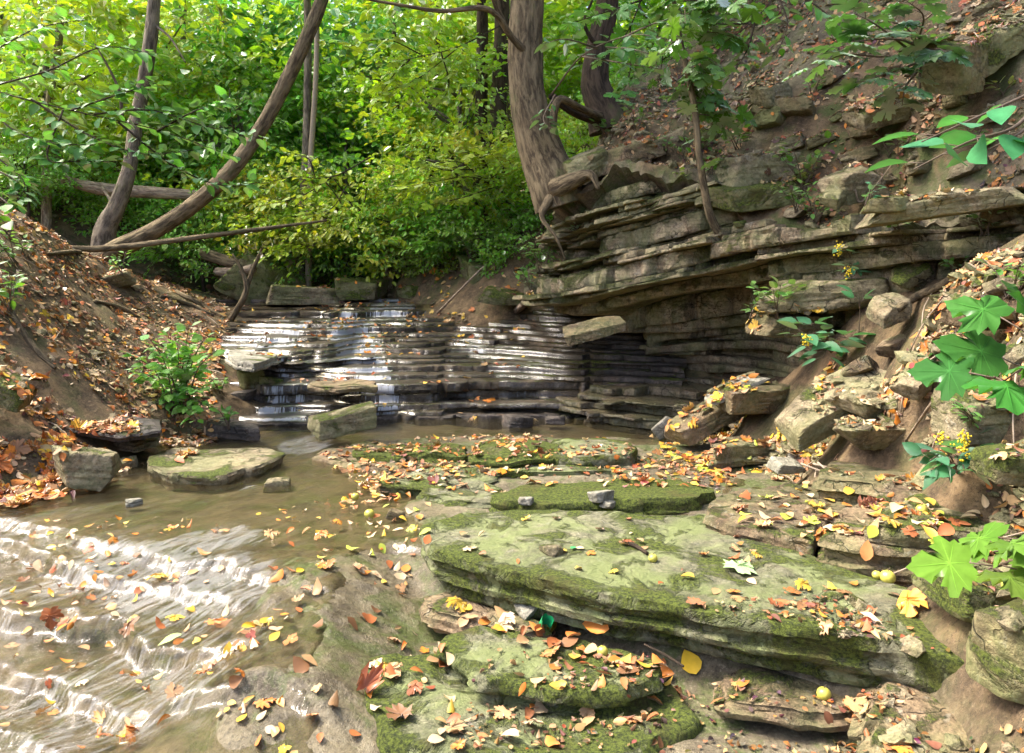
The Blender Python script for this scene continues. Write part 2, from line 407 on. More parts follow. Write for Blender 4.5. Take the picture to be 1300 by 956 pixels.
gx = lines(-5.0, 2.8, .02, -90, 90); gy = lines(1.9, 8.6, .02, -30, 140)
GX, GY = np.meshgrid(gx, gy)
GZ, GF, GE = ground_z(GX, GY)
upper = sstep(8.5, 10, GY)
me = mesh('ground', np.stack([GX, GY, GZ], -1).reshape(-1, 3), [grid_faces(len(gy), len(gx))], M['ground'],
          attrs={'rock': (GF * (.75 + .25 * GE)).ravel(), 'green': np.maximum(upper * .8, sstep(9, 6, GY) * .06).ravel(), 'wet': (GF * (1 - .85 * GE * sstep(-.45, -.1, GX))).ravel()})
structure(link('ground', me), 'brown earth banks and rocky creek bed', 'ground')
SURF = [(np.stack([GX, GY, GZ], -1).reshape(-1, 3), grid_faces(len(gy), len(gx)))]

# ------------------------------------------------------------------ layered rock sheets
def layered(path, ds, layers, off_fn, seed, block=.05, tilt_fn=None, ztop_fn=None, wav=.012, tread=2, wmin=.15, wmax=.8, fine=.015):
    """path: plan polyline; layers: [(z0, z1)] bottom to top; off_fn(z, x, y) -> outward offset.  Returns V, faces and the layer offsets"""
    rng = np.random.default_rng(seed)
    P = np.asarray(path, float)
    L = np.concatenate([[0], np.cumsum(np.hypot(*np.diff(P, axis=0).T))])
    dense = catmull(P, 600); LL = np.concatenate([[0], np.cumsum(np.hypot(*np.diff(dense, axis=0).T))])
    s = np.arange(0, LL[-1], ds); px = np.interp(s, LL, dense[:, 0]); py = np.interp(s, LL, dense[:, 1])
    sm = max(3, int(.35 / ds))
    tx, ty = np.gradient(px), np.gradient(py)
    ker = np.ones(sm) / sm
    pad = lambda a: np.convolve(np.pad(a, sm, 'edge'), ker, 'same')[sm:-sm]
    tx, ty = pad(tx), pad(ty); n_ = np.hypot(tx, ty); tx /= n_; ty /= n_
    nx, ny = ty, -tx                                                 # to the right of the path's direction
    n = len(s); rows = []; info = []
    gbr = gval = None
    for k, (z0, z1) in enumerate(layers):
        zm = (z0 + z1) / 2
        off = off_fn(zm, px, py) * np.ones(n)
        br = np.cumsum(rng.uniform(wmin, wmax, int(LL[-1] / wmin) + 3)) - rng.uniform(0, wmax)
        vals = rng.normal(0, block, len(br) + 1)
        if gbr is None or rng.random() < .28:
            gbr = np.cumsum(rng.uniform(.3, 1.3, int(LL[-1] / .3) + 3)); gval = rng.normal(0, block * 1.1, len(gbr) + 1)
        jb = gval[np.searchsorted(gbr, s + .05 * noise(s * 3, k * .7, 0, seed + 12))]; off = off + np.convolve(np.pad(jb, 2, 'edge'), [0, .25, .5, .25, 0], 'same')[2:-2]
        off = off - .06 * np.exp(-(np.min(np.abs(s[:, None] - gbr[None, :]), 1) / (ds * 1.5)) ** 2)
        idx = np.searchsorted(br, s)
        b = vals[idx]; b = np.convolve(np.pad(b, 2, 'edge'), [0, .2, .6, .2, 0], 'same')[2:-2]
        dcr = np.min(np.abs(s[:, None] - br[None, :]), 1)
        crack = np.exp(-(dcr / (ds * 1.3)) ** 2) * rng.uniform(.3, 1.0) * .055
        off = off + b + fbm(s * 2.2, k * 3.7, 0, seed + 1) * block * 1.3 + fbm(s * 11, k * 5.1, 0, seed + 2) * fine - crack
        th = z1 - z0
        w0 = wav * fbm(s * 1.5, k * 1.0, 0, seed + 3, 3) ; w1 = wav * fbm(s * 1.5, (k + 1) * 1.0, 0, seed + 3, 3)
        top_rough = .006 * fbm(s * 14, k * 2.3, 0, seed + 4, 3)
        for fz, inset in ((0, .016), (.14, .002), (.42, -.0), (.72, .004), (.92, .007), (1.0, .022)):
            z = z0 + th * fz + w0 * (1 - fz) + w1 * fz + top_rough * fz
            o = off - inset + .010 * fbm(s * 20, zm * 40 + fz * (th / .05) * 1.6, 0, seed + 5, 3) * np.clip(th / .05, .6, 2.2)
            rows.append([o, z])
        info.append((off, z1 + w1 + top_rough, z0 + w0))
        if k + 1 < len(layers) and tread:
            rows.append(None)                                       # filled below with the tread
    # fill treads
    R = []
    for i, r in enumerate(rows):
        if r is None:
            a, c = rows[i - 1], rows[i + 1]
            for j in range(1, tread + 1):
                t = j / (tread + 1)
                o = a[0] * (1 - t) + c[0] * t
                z = a[1] * (1 - t) + c[1] * t + .012 * fbm(s * 9, o * 9, i * .7, seed + 7, 3) * np.clip(np.abs(a[0] - c[0]) * 12, 0, 1)
                R.append([o, z])
        else: R.append(r)
    out = []
    for o, z in R:
        x, y = px + nx * o, py + ny * o
        if tilt_fn is not None: z = z + tilt_fn(px, py, z)
        if ztop_fn is not None:
            zt = ztop_fn(px, py); over = sstep(-.03, .03, z - zt)
            z = np.minimum(z, zt + .0); back = over * .5
            x, y = x - nx * back, y - ny * back; z = z - over * .12
        out.append(np.stack([x, y, z], -1))
    V = np.stack(out)
    return V, grid_faces(V.shape[0], V.shape[1]), (s, px, py, nx, ny, info)

def rand_layers(z0, z1, tmin, tmax, seed):
    rng = np.random.default_rng(seed); L = []; z = z0
    while z < z1:
        t = rng.uniform(tmin, tmax) * (1.6 if rng.random() < .15 else 1); L.append((z, z + t)); z += t
    return L

# the cliff that comes forward on the right
cliff_path = [(.75, 10.2), (.45, 8.8), (.30, 7.6), (.27, 6.9), (.42, 6.35), (.87, 5.95), (1.5, 5.5), (1.96, 5.0), (2.27, 4.55), (2.52, 4.0), (2.72, 3.2), (2.85, 2.2), (2.9, 1.0)]
def cliff_off(z, x, y):
    right = sstep(1.35, 1.9, x)
    zs = [-.3, .2, .23, .30, .55, .74, .82, .85, .95, .97, 1.10, 1.13, 1.22, 1.26, 1.36, 1.40, 1.52, 1.56, 1.8, 2.4, 4]
    a = [-.12, -.12, -.30, -.95, -.88, -.66, -.34, .13, .10, -.03, -.05, -.10, -.12, -.24, -.22, -.08, -.10, -.2, -.32, -.5, -.9]
    b = [-.05, -.05, -.08, -.2, -.18, -.16, -.1, .05, .03, -.02, -.04, -.06, -.1, -.14, -.16, -.18, -.2, -.25, -.32, -.5, -.9]
    return np.interp(z, zs, a) * (1 - right) + np.interp(z, zs, b) * right + .075 * fbm(x * 1.6 + y * .8, y * 1.6 - x, z * 2.2, 44, 3)
def cliff_tilt(x, y, z): return (.03 + .26 * np.clip(x - .35, -.2, 1.3) + .16 * np.clip(x - 1.65, 0, 1)) * sstep(.25, .85, z)
def cliff_top(x, y):
    xs = [.2, .27, .42, .9, 1.3, 1.55, 1.75, 2.0, 2.3, 2.55, 2.9]
    zt = [1.85, 1.85, 1.90, 2.08, 1.95, 1.62, 1.50, 1.52, 1.58, 1.66, 1.75]
    z = np.interp(x, xs, zt)
    back = sstep(7.0, 9.5, y)
    return z * (1 - back) + 1.45 * back + .05 * noise(x * 3, y * 3, 0, 21)
def cliff_layers(z0, z1, seed):
    rng = np.random.default_rng(seed); L = []; z = z0
    while z < z1:
        if rng.random() < .33: ts = [rng.uniform(.07, .14)]
        else: ts = list(rng.uniform(.018, .05, int(rng.integers(2, 5))))
        for t in ts: L.append((z, z + t)); z += t
    return L
cl_layers = cliff_layers(-.3, 2.2, 9)
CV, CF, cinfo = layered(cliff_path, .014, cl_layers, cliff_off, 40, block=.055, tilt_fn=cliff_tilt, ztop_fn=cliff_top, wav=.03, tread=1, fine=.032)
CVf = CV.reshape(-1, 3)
o = structure(link('cliff', mesh('cliff', CVf, [CF], M['cliff'], sharp=32, attrs={'moss': sstep(.6, 1.0, CVf[:, 2]) * .35 - .4 * sstep(.6, .3, CVf[:, 2]), 'damp_shade': sstep(.62, .34, CVf[:, 2] + .12 * noise(CVf[:, 0] * 3, CVf[:, 1] * 3, CVf[:, 2] * 3, 45)) * sstep(1.9, 1.3, CVf[:, 0])})), 'overhanging cliff of thin brown rock layers', 'cliff')  # wet rock at the foot, plus undercut shade darkened into the colour
SURF.append((CVf, CF))

# hillside above the cliff
hp = [(.30, 6.7, 1.84), (.75, 7.0, 2.40), (.9, 7.9, 2.75)] + [tuple(at(*p)) for p in [(880, 128, 7), (1000, 62, 6.5), (1130, 0, 6), (1000, 150, 5.8), (1100, 120, 5.5), (1200, 150, 4.6), (1300, 100, 4.4), (1200, 245, 4.25), (1290, 232, 3.95), (950, 190, 5.9)]]
hp += [(3.3, 3, 2.0), (3.5, 1, 2.1), (5, 6, 5.2), (5, 3, 4.1), (.35, 9, 1.6), (1.2, 10, 3.0), (3, 10, 5.6), (3, 7.6, 4.1), (8, 6, 8), (8, 10, 9), (8, 2, 7), (5, 12, 7), (2, 12, 4.5), (1.6, 8.6, 3.5)]
hill_rbf = RBF(hp)
s_, hpx, hpy, hnx, hny, _i = cinfo
sel = slice(0, len(s_), 2)
tt = np.concatenate([np.arange(-.01, 1.6, .025), 1.6 + np.cumsum(np.full(60, .025) * 1.055 ** np.arange(60))])
HX = hpx[sel][None, :] - hnx[sel][None, :] * (tt[:, None] + .06); HYY = hpy[sel][None, :] - hny[sel][None, :] * (tt[:, None] + .06)
ct = cliff_top(hpx[sel], hpy[sel])[None, :]
w = sstep(.0, .75, tt)[:, None]
def hill_detail(x, y):
    q = fbm(x * 2.6, y * 2.6, 0, 61) * 3.0
    st = (np.floor(q) + sstep(.55, 1, q - np.floor(q))) / 3.0
    return st * .14 + fbm(x * 7, y * 7, 0, 62) * .07 + np.abs(fbm(x * 17, y * 17, 0, 63)) * .035
HZ = ct * (1 - w) + hill_rbf(HX, HYY) * w + hill_detail(HX, HYY) * (.35 + .65 * w)
lipn = .13 * fbm(HX[0] * 3.2, HYY[0] * 3.2, 0, 66) + .07 * fbm(HX[0] * 11, HYY[0] * 11, 0, 67) - .05
nxs, nys = hnx[sel], hny[sel]
fade = np.exp(-np.clip(tt, 0, 9) / .12)[:, None]
HX = HX + nxs * lipn * fade; HYY = HYY + nys * lipn * fade
HZ += fade * (-.12 + .09 * fbm(HX * 6, HYY * 6, 0, 68) + .04 * fbm(HX * 18, HYY * 18, 0, 69))
under = [(HX[0] - nxs * .06, HYY[0] - nys * .06, HZ[0] - .04), (HX[0] - nxs * .22, HYY[0] - nys * .22, HZ[0] - .16)]
HX = np.vstack([under[1][0], under[0][0], HX]); HYY = np.vstack([under[1][1], under[0][1], HYY]); HZ = np.vstack([under[1][2], under[0][2], HZ])
tt = np.concatenate([[-.02, -.02], tt]); w = np.vstack([w[:1], w[:1], w])
HV = np.stack([HX, HYY, HZ], -1).reshape(-1, 3); HF = grid_faces(*HX.shape)[:, ::-1]
rk = sstep(-.08, .22, fbm(HX * 1.6, HYY * 1.6, 0, 64) + .25 * (1 - w))
structure(link('hillside', mesh('hillside', HV, [HF], M['ground'], sharp=40, attrs={'rock': rk.ravel() * .8, 'green': (.5 + sstep(2.0, 4.0, tt)[:, None] * .5 + 0 * HX).ravel(), 'wet': np.zeros(HX.size)})), 'steep brown hillside of earth and rubble', 'hillside')
SURF.append((HV, HF))

# the stepped ledges of the waterfall
falls_path = [(-4.0, 6.55), (-3.0, 6.45), (-2.2, 6.28), (-1.4, 6.30), (-.6, 6.36), (.2, 6.40), (.8, 6.36), (1.3, 6.2)]
f_layers = [(-.12, .035), (.035, .07), (.07, .12), (.12, .19), (.19, .265)] + rand_layers(.265, .80, .026, .048, 7)
def falls_off(z, x, y):
    left = sstep(-1.35, -1.6, x); bowl = 1 - .52 * sstep(-.5, .7, x)
    low = np.interp(z, [-.12, .03, .05, .10, .14, .26, .27], [.02, .0, -.03, -.05, -.16, -.18, -.3])
    lowl = np.interp(z, [-.12, .04, .06, .12, .16, .26, .27], [.12, .10, -.02, -.05, -.18, -.22, -.5])
    up = -.32 - (z - .27) * 4.75
    upl = np.where(z < .46, -.62 - (z - .27) * .2, -.66 - (z - .46) * 6.2)
    up = np.where(z < .268, low, up * bowl); upl = np.where(z < .268, lowl, upl)
    return up * (1 - left) + upl * left + .06 * fbm(x * .9, z * 5, 0, 71, 2) * (z > .26)
FV, FF, finfo = layered(falls_path, .014, f_layers, falls_off, 70, block=.05, wav=.013, tread=3, wmin=.18, wmax=.9, fine=.022)
FVf = FV.reshape(-1, 3)
structure(link('waterfall_ledge', mesh('waterfall_ledge', FVf, [FF], M['falls'], sharp=32, attrs={'moss': sstep(-.6, .5, FVf[:, 0]) * .25})), 'dark wet stepped ledges under the waterfall', 'ledge')
SURF.append((FVf, FF))

# water running down those ledges
s, px, py, nx, ny, info = finfo
keep = (px > -3.2) & (px < .72)
ker = np.ones(9) / 9
sm = lambda a: np.convolve(np.pad(a, 4, 'edge'), ker, 'valid')
chan = fbm(s * 2.3, .5, 0, 81, 4)
rowsW = []; uvv = []; foam = []
v = np.zeros(len(s)); last = None
core = sstep(-3.0, -2.5, px) * sstep(.7, -.5, px)
for k in range(len(info) - 1, 0, -1):
    off, zt, zb = (sm(a) for a in info[k]); off2 = sm(info[k - 1][0]); zt2 = sm(info[k - 1][1])
    off2 = np.maximum(off2, off + .012)
    h = zt - zt2
    cs = np.clip(.30 + 1.9 * fbm(s * 2.6 + k * .10, k * .16, 0, 82, 4), 0, 1)
    big = np.clip(h / .05, 0, 1)
    pts = [(off - .05, zt + .007, .25), (off + .004, zt + .006, .45), (off + .020, zt - .010, 1.0), (off + .026, zt - h * .5, 1.0), (np.minimum(off + .035, off2 + .02), zt2 + .010, 1.0), (np.minimum(off + .075, off2 + .01), zt2 + .007, .45)]
    for o_, z_, f_ in pts:
        x, y = px + nx * o_, py + ny * o_
        p = np.stack([x, y, z_ + .003 * noise(s * 30, k * 2 + f_ * 3, 0, 83)], -1)
        if last is not None: v = v + np.linalg.norm(p - last, axis=1).mean()
        last = p
        rowsW.append(p); uvv.append(np.stack([s, v], -1)); foam.append(core * np.clip(cs * np.where(f_ > .9, 1.2, f_ * .8) + .08 * core, 0, 1.1))
WV = np.stack(rowsW)[:, keep].reshape(-1, 3); UVW = np.stack(uvv)[:, keep].reshape(-1, 2); FO = np.stack(foam)[:, keep].ravel()
structure(link('waterfall', mesh('waterfall', WV, [grid_faces(len(rowsW), keep.sum())], M['fallswater'], uv=UVW, attrs={'foam': FO})), 'thin white water trickling over the stepped ledges', 'waterfall')

# creek water
wx = np.arange(-3.4, 1.35, .016); wy = np.arange(1.7, 6.5, .016)
WX, WY = np.meshgrid(wx, wy)
soft = .04
WZ = np.minimum(drop(WX, WY, soft) * sstep(1.0, -.2, WX) + .012, .03 - front_hollow(WX, WY) * 1.9 + .35 * drop(WX, WY, soft) * sstep(1.0, -.2, WX))
fl = (-.50, -.87)
u = WX * fl[1] - WY * fl[0]; vv = WX * fl[0] + WY * fl[1]
stream_poly = [on_z(*p, 0)[:2] for p in [(330, 545), (420, 545), (440, 560), (400, 590), (360, 640), (330, 690), (240, 690), (300, 620), (360, 580)]]
run = sstep(-.12, .1, poly_sd(WX, WY, stream_poly))
q = Q(WX, WY)
calm = sstep(5.25, 5.6, WY) * sstep(-1.35, -1.1, WX)
low = sstep(3.5, 3.3, q)
zg = np.gradient(WZ, axis=0); slope = np.clip(zg / .016 * 2.2, 0, 1)
broad = sstep(-.25, .25, poly_sd(WX, WY, [on_z(*p, 0)[:2] for p in [(60, 640), (420, 630), (480, 690), (420, 750), (0, 720), (0, 660)]]))
pat = np.clip(.55 + 1.3 * fbm(u * 2.3, vv * 1.4, 0, 93, 3), .1, 1.15)
FOm = np.clip((1.3 * run + (.12 + .3 * noise(u * 3, vv * 3, 0, 97)) * slope + .62 * low + .85 * broad + .12) * pat, 0, 1) * (1 - calm)
FOm *= 1 - .97 * sstep(-.95, -.45, WX)
WZ = WZ + (.010 * noise(u * 14, vv * 4, 0, 91) + .006 * noise(u * 36, vv * 10, 0, 92)) * (1 - .85 * calm) * (.4 + FOm)
WVf = np.stack([WX, WY, WZ], -1).reshape(-1, 3); WF = grid_faces(len(wy), len(wx))
structure(link('creek_water', mesh('creek_water', WVf, [WF], M['creek'], uv=np.stack([u, vv], -1).reshape(-1, 2), attrs={'foam': FOm.ravel()})), 'shallow brown creek water running over rock', 'water')
SURF.append((WVf, WF))
# the creek above the falls
tx = np.arange(-3.6, -.4, .05); ty = np.arange(8.7, 12.0, .05); TX, TY = np.meshgrid(tx, ty)
TZ = .802 + .0 * TX + .05 * np.clip(TY - 10, 0, 9) + .004 * noise(TX * 12, TY * 8, 0, 95)
structure(link('upper_creek_water', mesh('upper_creek_water', np.stack([TX, TY, TZ], -1).reshape(-1, 3), [grid_faces(len(ty), len(tx))], M['creek'], uv=np.stack([TX, TY], -1).reshape(-1, 2), attrs={'foam': np.full(TX.size, .35)})), 'creek water above the falls', 'water')

# ------------------------------------------------------------------ loose rocks
def make_bvh(parts):
    Vs, Fs, n = [], [], 0
    for v, f in parts:
        Vs.append(v); Fs.append(np.asarray(f) + n); n += len(v)
    V = np.vstack(Vs); Fq = np.vstack(Fs)
    return BVHTree.FromPolygons(V.tolist(), Fq.tolist())

def tri_to_quad(f): return np.concatenate([f, f[:, 2:3]], 1)

CAM = Vector((0, 0, EYE))
def ray(px, py):
    return Vector(((px - CX) / F, 1.0, -(py - HY) / F)).normalized()
def hit(px, py, bvh=None):
    loc, nor, i, d = (bvh or BVH).ray_cast(CAM, ray(px, py), 80)
    if loc is None: return None, None
    if nor.dot(ray(px, py)) > 0: nor = -nor
    return np.array(loc), np.array(nor)

def slab_mesh(outline, z, thick, seed, tilt=(0, 0), rough=.012, layers=4, under=.3, jag=.025, res=.022, edge=.018):
    """a broken flat slab: outline (world xy), top at z, with bedding layers down its sides"""
    rng = np.random.default_rng(seed)
    P = np.asarray(outline, float); c = P.mean(0)
    Q_ = np.vstack([P, P[:1]]); L = np.concatenate([[0], np.cumsum(np.hypot(*np.diff(Q_, axis=0).T))])
    n = max(40, int(L[-1] / res)); s = np.linspace(0, L[-1], n, endpoint=False)
    ox, oy = np.interp(s, L, Q_[:, 0]), np.interp(s, L, Q_[:, 1])
    k = np.array([.25, .5, .25])
    cc = lambda a: np.convolve(np.concatenate([a[-1:], a, a[:1]]), k, 'valid')
    ox, oy = cc(ox), cc(oy)
    ang = s / L[-1] * 2 * np.pi; R = L[-1] / 6.28
    ca, sa = np.cos(ang) * R, np.sin(ang) * R
    rad = np.hypot(ox - c[0], oy - c[1]); ux, uy = (ox - c[0]) / rad, (oy - c[1]) / rad
    rows = []
    size = rad.mean(); m = max(6, int(size / (res * 1.2)))
    br = np.sort(rng.uniform(0, L[-1], max(3, int(L[-1] / .25)))); val = rng.normal(0, jag, len(br) + 1); val[-1] = val[0]
    jagv = val[np.searchsorted(br, s)] * .5 + .5 * cc(val[np.searchsorted(br, s)]) + jag * .9 * fbm(ca * 3, sa * 3, seed, seed, 3)
    def top(x, y):
        d = fbm(x * 2.2, y * 2.2, seed * 1.7, seed + 1, 5) * rough * 1.6
        t = fbm(x * 1.5 + 7, y * 1.5, seed, seed + 2, 4) * 2.5
        st = (np.floor(t) + sstep(.86, 1.0, t - np.floor(t))) * rough * .8
        return z + d + st + np.abs(fbm(x * 9, y * 9, 0, seed + 9, 3)) * rough * .5 + tilt[0] * (x - c[0]) + tilt[1] * (y - c[1])
    for r in np.concatenate([np.linspace(0, 1, m) ** .75]):
        rr = (rad + jagv - edge) * r
        x, y = c[0] + ux * rr, c[1] + uy * rr
        rows.append(np.stack([x, y, top(x, y)], -1))
    zt = rows[-1][:, 2]
    rows_side = max(8, int(thick / .010))
    lay = np.sort(rng.uniform(0.1, .95, layers)); lv = rng.normal(0, .012 + thick * .07, layers + 1); lv[0] *= .3
    for d in np.linspace(0.02, 1, rows_side):
        dd = d + .10 * fbm(ca * 1.4, sa * 1.4, seed, seed + 4, 3)
        li = np.searchsorted(lay, np.clip(dd, 0, 1))
        e = edge * (np.clip(d * thick / .03, 0, 1) ** .5)
        ins = lv[li] + under * thick * max(0, d - .25) ** 1.2 + .018 * fbm(ca * 7, sa * 7, d * 5 * thick / .15, seed + 5, 4) + .006 * fbm(ca * 22, sa * 22, d * 20 * thick / .15, seed + 6, 3)
        rr = rad + jagv - edge + e - np.clip(ins, -.04, .2)
        x, y = c[0] + ux * rr, c[1] + uy * rr
        rows.append(np.stack([x, y, zt - d * thick], -1))
    last = rows[-1]
    for r in (.6, .1):
        rows.append(np.stack([c[0] + (last[:, 0] - c[0]) * r, c[1] + (last[:, 1] - c[1]) * r, last[:, 2]], -1))
    V = np.stack(rows)
    rim = np.zeros(V.shape[:2]); rim[:m] = np.linspace(0, 1, m)[:, None] ** .75; rim[:m] = sstep(.72, 1.0, rim[:m]) - .25
    rim[m:m + rows_side] = np.linspace(.75, -.1, rows_side)[:, None]; rim[m + rows_side:] = -.3
    return V.reshape(-1, 3), grid_faces(V.shape[0], n, True)[:, ::-1], rim.ravel()

_ico = {}
def ico(sub):
    if sub not in _ico:
        bm = bmesh.new(); bmesh.ops.create_icosphere(bm, subdivisions=sub, radius=1)
        _ico[sub] = (np.array([v.co[:] for v in bm.verts]), np.array([[v.index for v in f.verts] for f in bm.faces])); bm.free()
    return _ico[sub]

def rotm(rx, ry, rz):
    cx, sx, cy_, sy, cz, sz = math.cos(rx), math.sin(rx), math.cos(ry), math.sin(ry), math.cos(rz), math.sin(rz)
    return np.array([[cz, -sz, 0], [sz, cz, 0], [0, 0, 1]]) @ np.array([[cy_, 0, sy], [0, 1, 0], [-sy, 0, cy_]]) @ np.array([[1, 0, 0], [0, cx, -sx], [0, sx, cx]])

def boulder_mesh(dims, rot, seed, sub=5, cuts=7, sharp=26, strata=.032, rough=.028):
    rng = np.random.default_rng(seed)
    D, Fc = ico(sub); h = np.array(dims) / 2
    N = [np.array(v, float) for v in ((1, 0, 0), (-1, 0, 0), (0, 1, 0), (0, -1, 0), (0, 0, 1), (0, 0, -1))]
    N = [v + rng.normal(0, .13, 3) for v in N]
    N = [v / np.linalg.norm(v) for v in N]; ds = [1.0] * 6
    for _ in range(cuts):
        v = rng.normal(0, 1, 3); v /= np.linalg.norm(v)
        N.append(v); ds.append(rng.uniform(1.0, 1.32))
    X = np.clip(D @ np.array(N).T, 0, None) / np.array(ds)
    r = (X ** (sharp * 1.3)).sum(1) ** (-1 / (sharp * 1.3))
    sc = float(np.prod(h) ** (1 / 3))
    V = D * r[:, None] * h
    q = V / sc
    lay = fbm(q[:, 0] * .5, q[:, 1] * .5, q[:, 2] * 6, seed + 1, 3)                 # bedding grooves on the sides
    side = np.clip(1.2 - np.abs(D[:, 2]) * 1.2, 0, 1)
    disp = sc * (strata * 3.0 * lay * side + rough * 1.6 * fbm(*(q * 1.6).T, seed + 2, 5) + .035 * fbm(*(q * 5).T, seed + 3, 4) - .03 * np.clip(1 - np.abs(fbm(*(q * 1.9).T, seed + 4, 3)) * 9, 0, 1))
    V = V + D / np.linalg.norm(D * h / sc, axis=1)[:, None].clip(.6, 1.6) * disp[:, None]
    return V @ rotm(*rot).T, Fc

ROCKS = {}
def add_rock(name, V, Fc, material, label, cat, group=None, moss=0.0, surf=True):
    base = np.array([V[:, 0].mean(), V[:, 1].mean(), V[:, 2].min()])
    me = mesh(name, V - base, [Fc], material, attrs={'moss': np.zeros(len(V)) + moss}, sharp=38)
    o = tag(link(name, me, None, base), label, cat, group)
    if surf: SURF.append((V, tri_to_quad(Fc) if Fc.shape[1] == 3 else Fc))
    return o

def slab(px, z, thick, seed, mat_, label, name='rock_slab', cat='rock slab', tilt=(0, 0), **k):
    moss = k.pop('moss', 0.0); group = k.pop('group', None)
    out = np.array([on_z(a, b, z)[:2] for a, b in px])
    V, Fc, rim = slab_mesh(out, z, thick, seed, tilt, **k)
    return add_rock(name, V, Fc, M[mat_], label, cat, group, moss + (.05 if mat_ in ('brown_rock', 'stone', 'falls', 'grey_rock') else .26) * rim)

def boulder(px, py, Y, dims, rot, seed, mat_, label, name='boulder', cat='boulder', **k):
    moss = k.pop('moss', 0.0); group = k.pop('group', None)
    V, Fc = boulder_mesh(dims, rot, seed, **k)
    return add_rock(name, V + at(px, py, Y), Fc, M[mat_], label, cat, group, moss)

# the big mossy slab in front and the ones round it
slab([(531, 671), (548, 697), (600, 711), (660, 727), (720, 743), (790, 756), (860, 767), (930, 783), (1002, 797), (1077, 805), (1135, 812), (1200, 828), (1237, 838), (1266, 797), (1228, 766), (1160, 746), (1100, 726), (1050, 711), (1002, 694), (950, 676), (905, 650), (820, 650), (735, 646), (650, 646), (585, 652), (552, 660)],
     .12, .165, 11, 'slab', 'big flat moss-edged rock slab with a pale green leaf on top', rough=.010, layers=5, under=.3, moss=.10, jag=.010, res=.013, edge=.012)
slab([(440, 845), (500, 832), (590, 828), (690, 832), (780, 845), (850, 862), (880, 905), (800, 950), (640, 960), (500, 930)], -.105, .15, 12, 'slab', 'mossy lower slab below the front of the big slab', rough=.014, moss=.18, under=.3, res=.016)
slab([(585, 812), (620, 804), (720, 812), (800, 818), (842, 838), (850, 862), (800, 880), (700, 878), (610, 862), (575, 835)], -.045, .09, 13, 'slab', 'small mossy slab under the curled orange leaves', rough=.012, moss=.15, res=.014)
slab([(533, 750), (565, 744), (610, 756), (650, 772), (690, 792), (660, 800), (610, 784), (560, 776), (536, 766)], -.035, .075, 14, 'brown_rock', 'small thin slab wedged under the narrow end of the big slab', moss=.1, res=.012)
slab([(920, 855), (1010, 842), (1120, 834), (1230, 842), (1260, 870), (1200, 900), (1050, 910), (930, 890)], -.075, .04, 15, 'brown_rock', 'thin brown slab under the wide end of the big slab', moss=.1, res=.014)
slab([(1130, 866), (1180, 850), (1240, 846), (1310, 850), (1340, 956), (1180, 990), (1090, 940)], .0, .12, 16, 'brown_rock', 'brown layered slab below the flat-topped boulder at the right', moss=.1, res=.014)
# stepped ledges on the right
slab([(897, 650), (925, 662), (975, 672), (1032, 684), (1036, 668), (1110, 640), (1060, 615), (980, 612), (925, 630)], .17, .12, 21, 'brown_rock', 'brown stepped ledge slab behind the wide end of the big slab', moss=.06, layers=3, under=.1, res=.016)
slab([(1034, 683), (1070, 690), (1120, 700), (1185, 706), (1230, 690), (1250, 655), (1170, 636), (1090, 640), (1046, 662)], .20, .17, 22, 'brown_rock', 'brown dark-faced ledge slab covered in fallen leaves by the maple sprig', moss=.06, layers=4, under=.1, res=.016)
slab([(1105, 664), (1150, 672), (1225, 676), (1300, 684), (1330, 650), (1240, 622), (1150, 630)], .27, .08, 23, 'stone', 'thin layered slab on top of the stepped brown ledges', moss=.1, res=.016)
boulder(1245, 752, 2.36, (.28, .26, .11), (.05, .12, .15), 24, 'moss_rock', 'mossy dark block under the spotted maple leaves', sub=5, cuts=4)
boulder(1318, 826, 2.02, (.22, .26, .17), (.1, -.1, .5), 25, 'moss_rock', 'greenish boulder with a flat top and an apple on it', sub=5, cuts=5)
slab([(1040, 606), (1110, 616), (1180, 632), (1225, 640), (1260, 622), (1210, 596), (1130, 580), (1060, 584)], .26, .13, 26, 'brown_rock', 'brown ledge below the dark hollow with roots hanging over it', layers=4, under=.15, moss=.05, res=.018)
slab([(903, 572), (940, 568), (1000, 568), (1050, 574), (1062, 560), (1020, 548), (950, 548), (905, 556)], .13, .12, 27, 'stone', 'pale layered slab beside the small grey heart-shaped stone', layers=4, under=.1, res=.018)
boulder(998, 592, 4.3, (.16, .12, .06), (.15, .1, .3), 28, 'grey_rock', 'small pale grey heart-shaped stone on the leafy ledge', name='stone', cat='stone', sub=5, cuts=4, sharp=14)
# mossy ledges across the middle
slab([(632, 628), (650, 636), (700, 638), (780, 634), (850, 634), (898, 632), (900, 618), (850, 608), (770, 608), (690, 614), (640, 620)], .09, .10, 31, 'moss_rock', 'long low mossy slab lying across the middle of the creek bed', under=.1, moss=.2, layers=2, res=.016)
slab([(452, 579), (505, 583), (598, 581), (598, 566), (560, 562), (500, 566), (455, 572)], .055, .09, 32, 'moss_rock', 'low green mossy slab at the left end of the dam by the pool', under=.1, moss=.3, layers=2, res=.018)
slab([(600, 579), (640, 582), (694, 578), (698, 562), (640, 556), (604, 562)], .10, .13, 33, 'moss_rock', 'green mossy block in the middle of the dam by the pool', under=.02, moss=.22, layers=2, res=.018)
slab([(699, 577), (740, 579), (806, 575), (810, 562), (760, 556), (704, 559)], .10, .13, 34, 'slab', 'pale green block at the right end of the dam by the pool', under=.02, moss=.12, layers=2, res=.018)
slab([(398, 580), (440, 588), (500, 600), (540, 590), (470, 574), (420, 570)], .03, .07, 35, 'brown_rock', 'thin wet ledge beside the stream below the leaning boulder', moss=.05, res=.018)
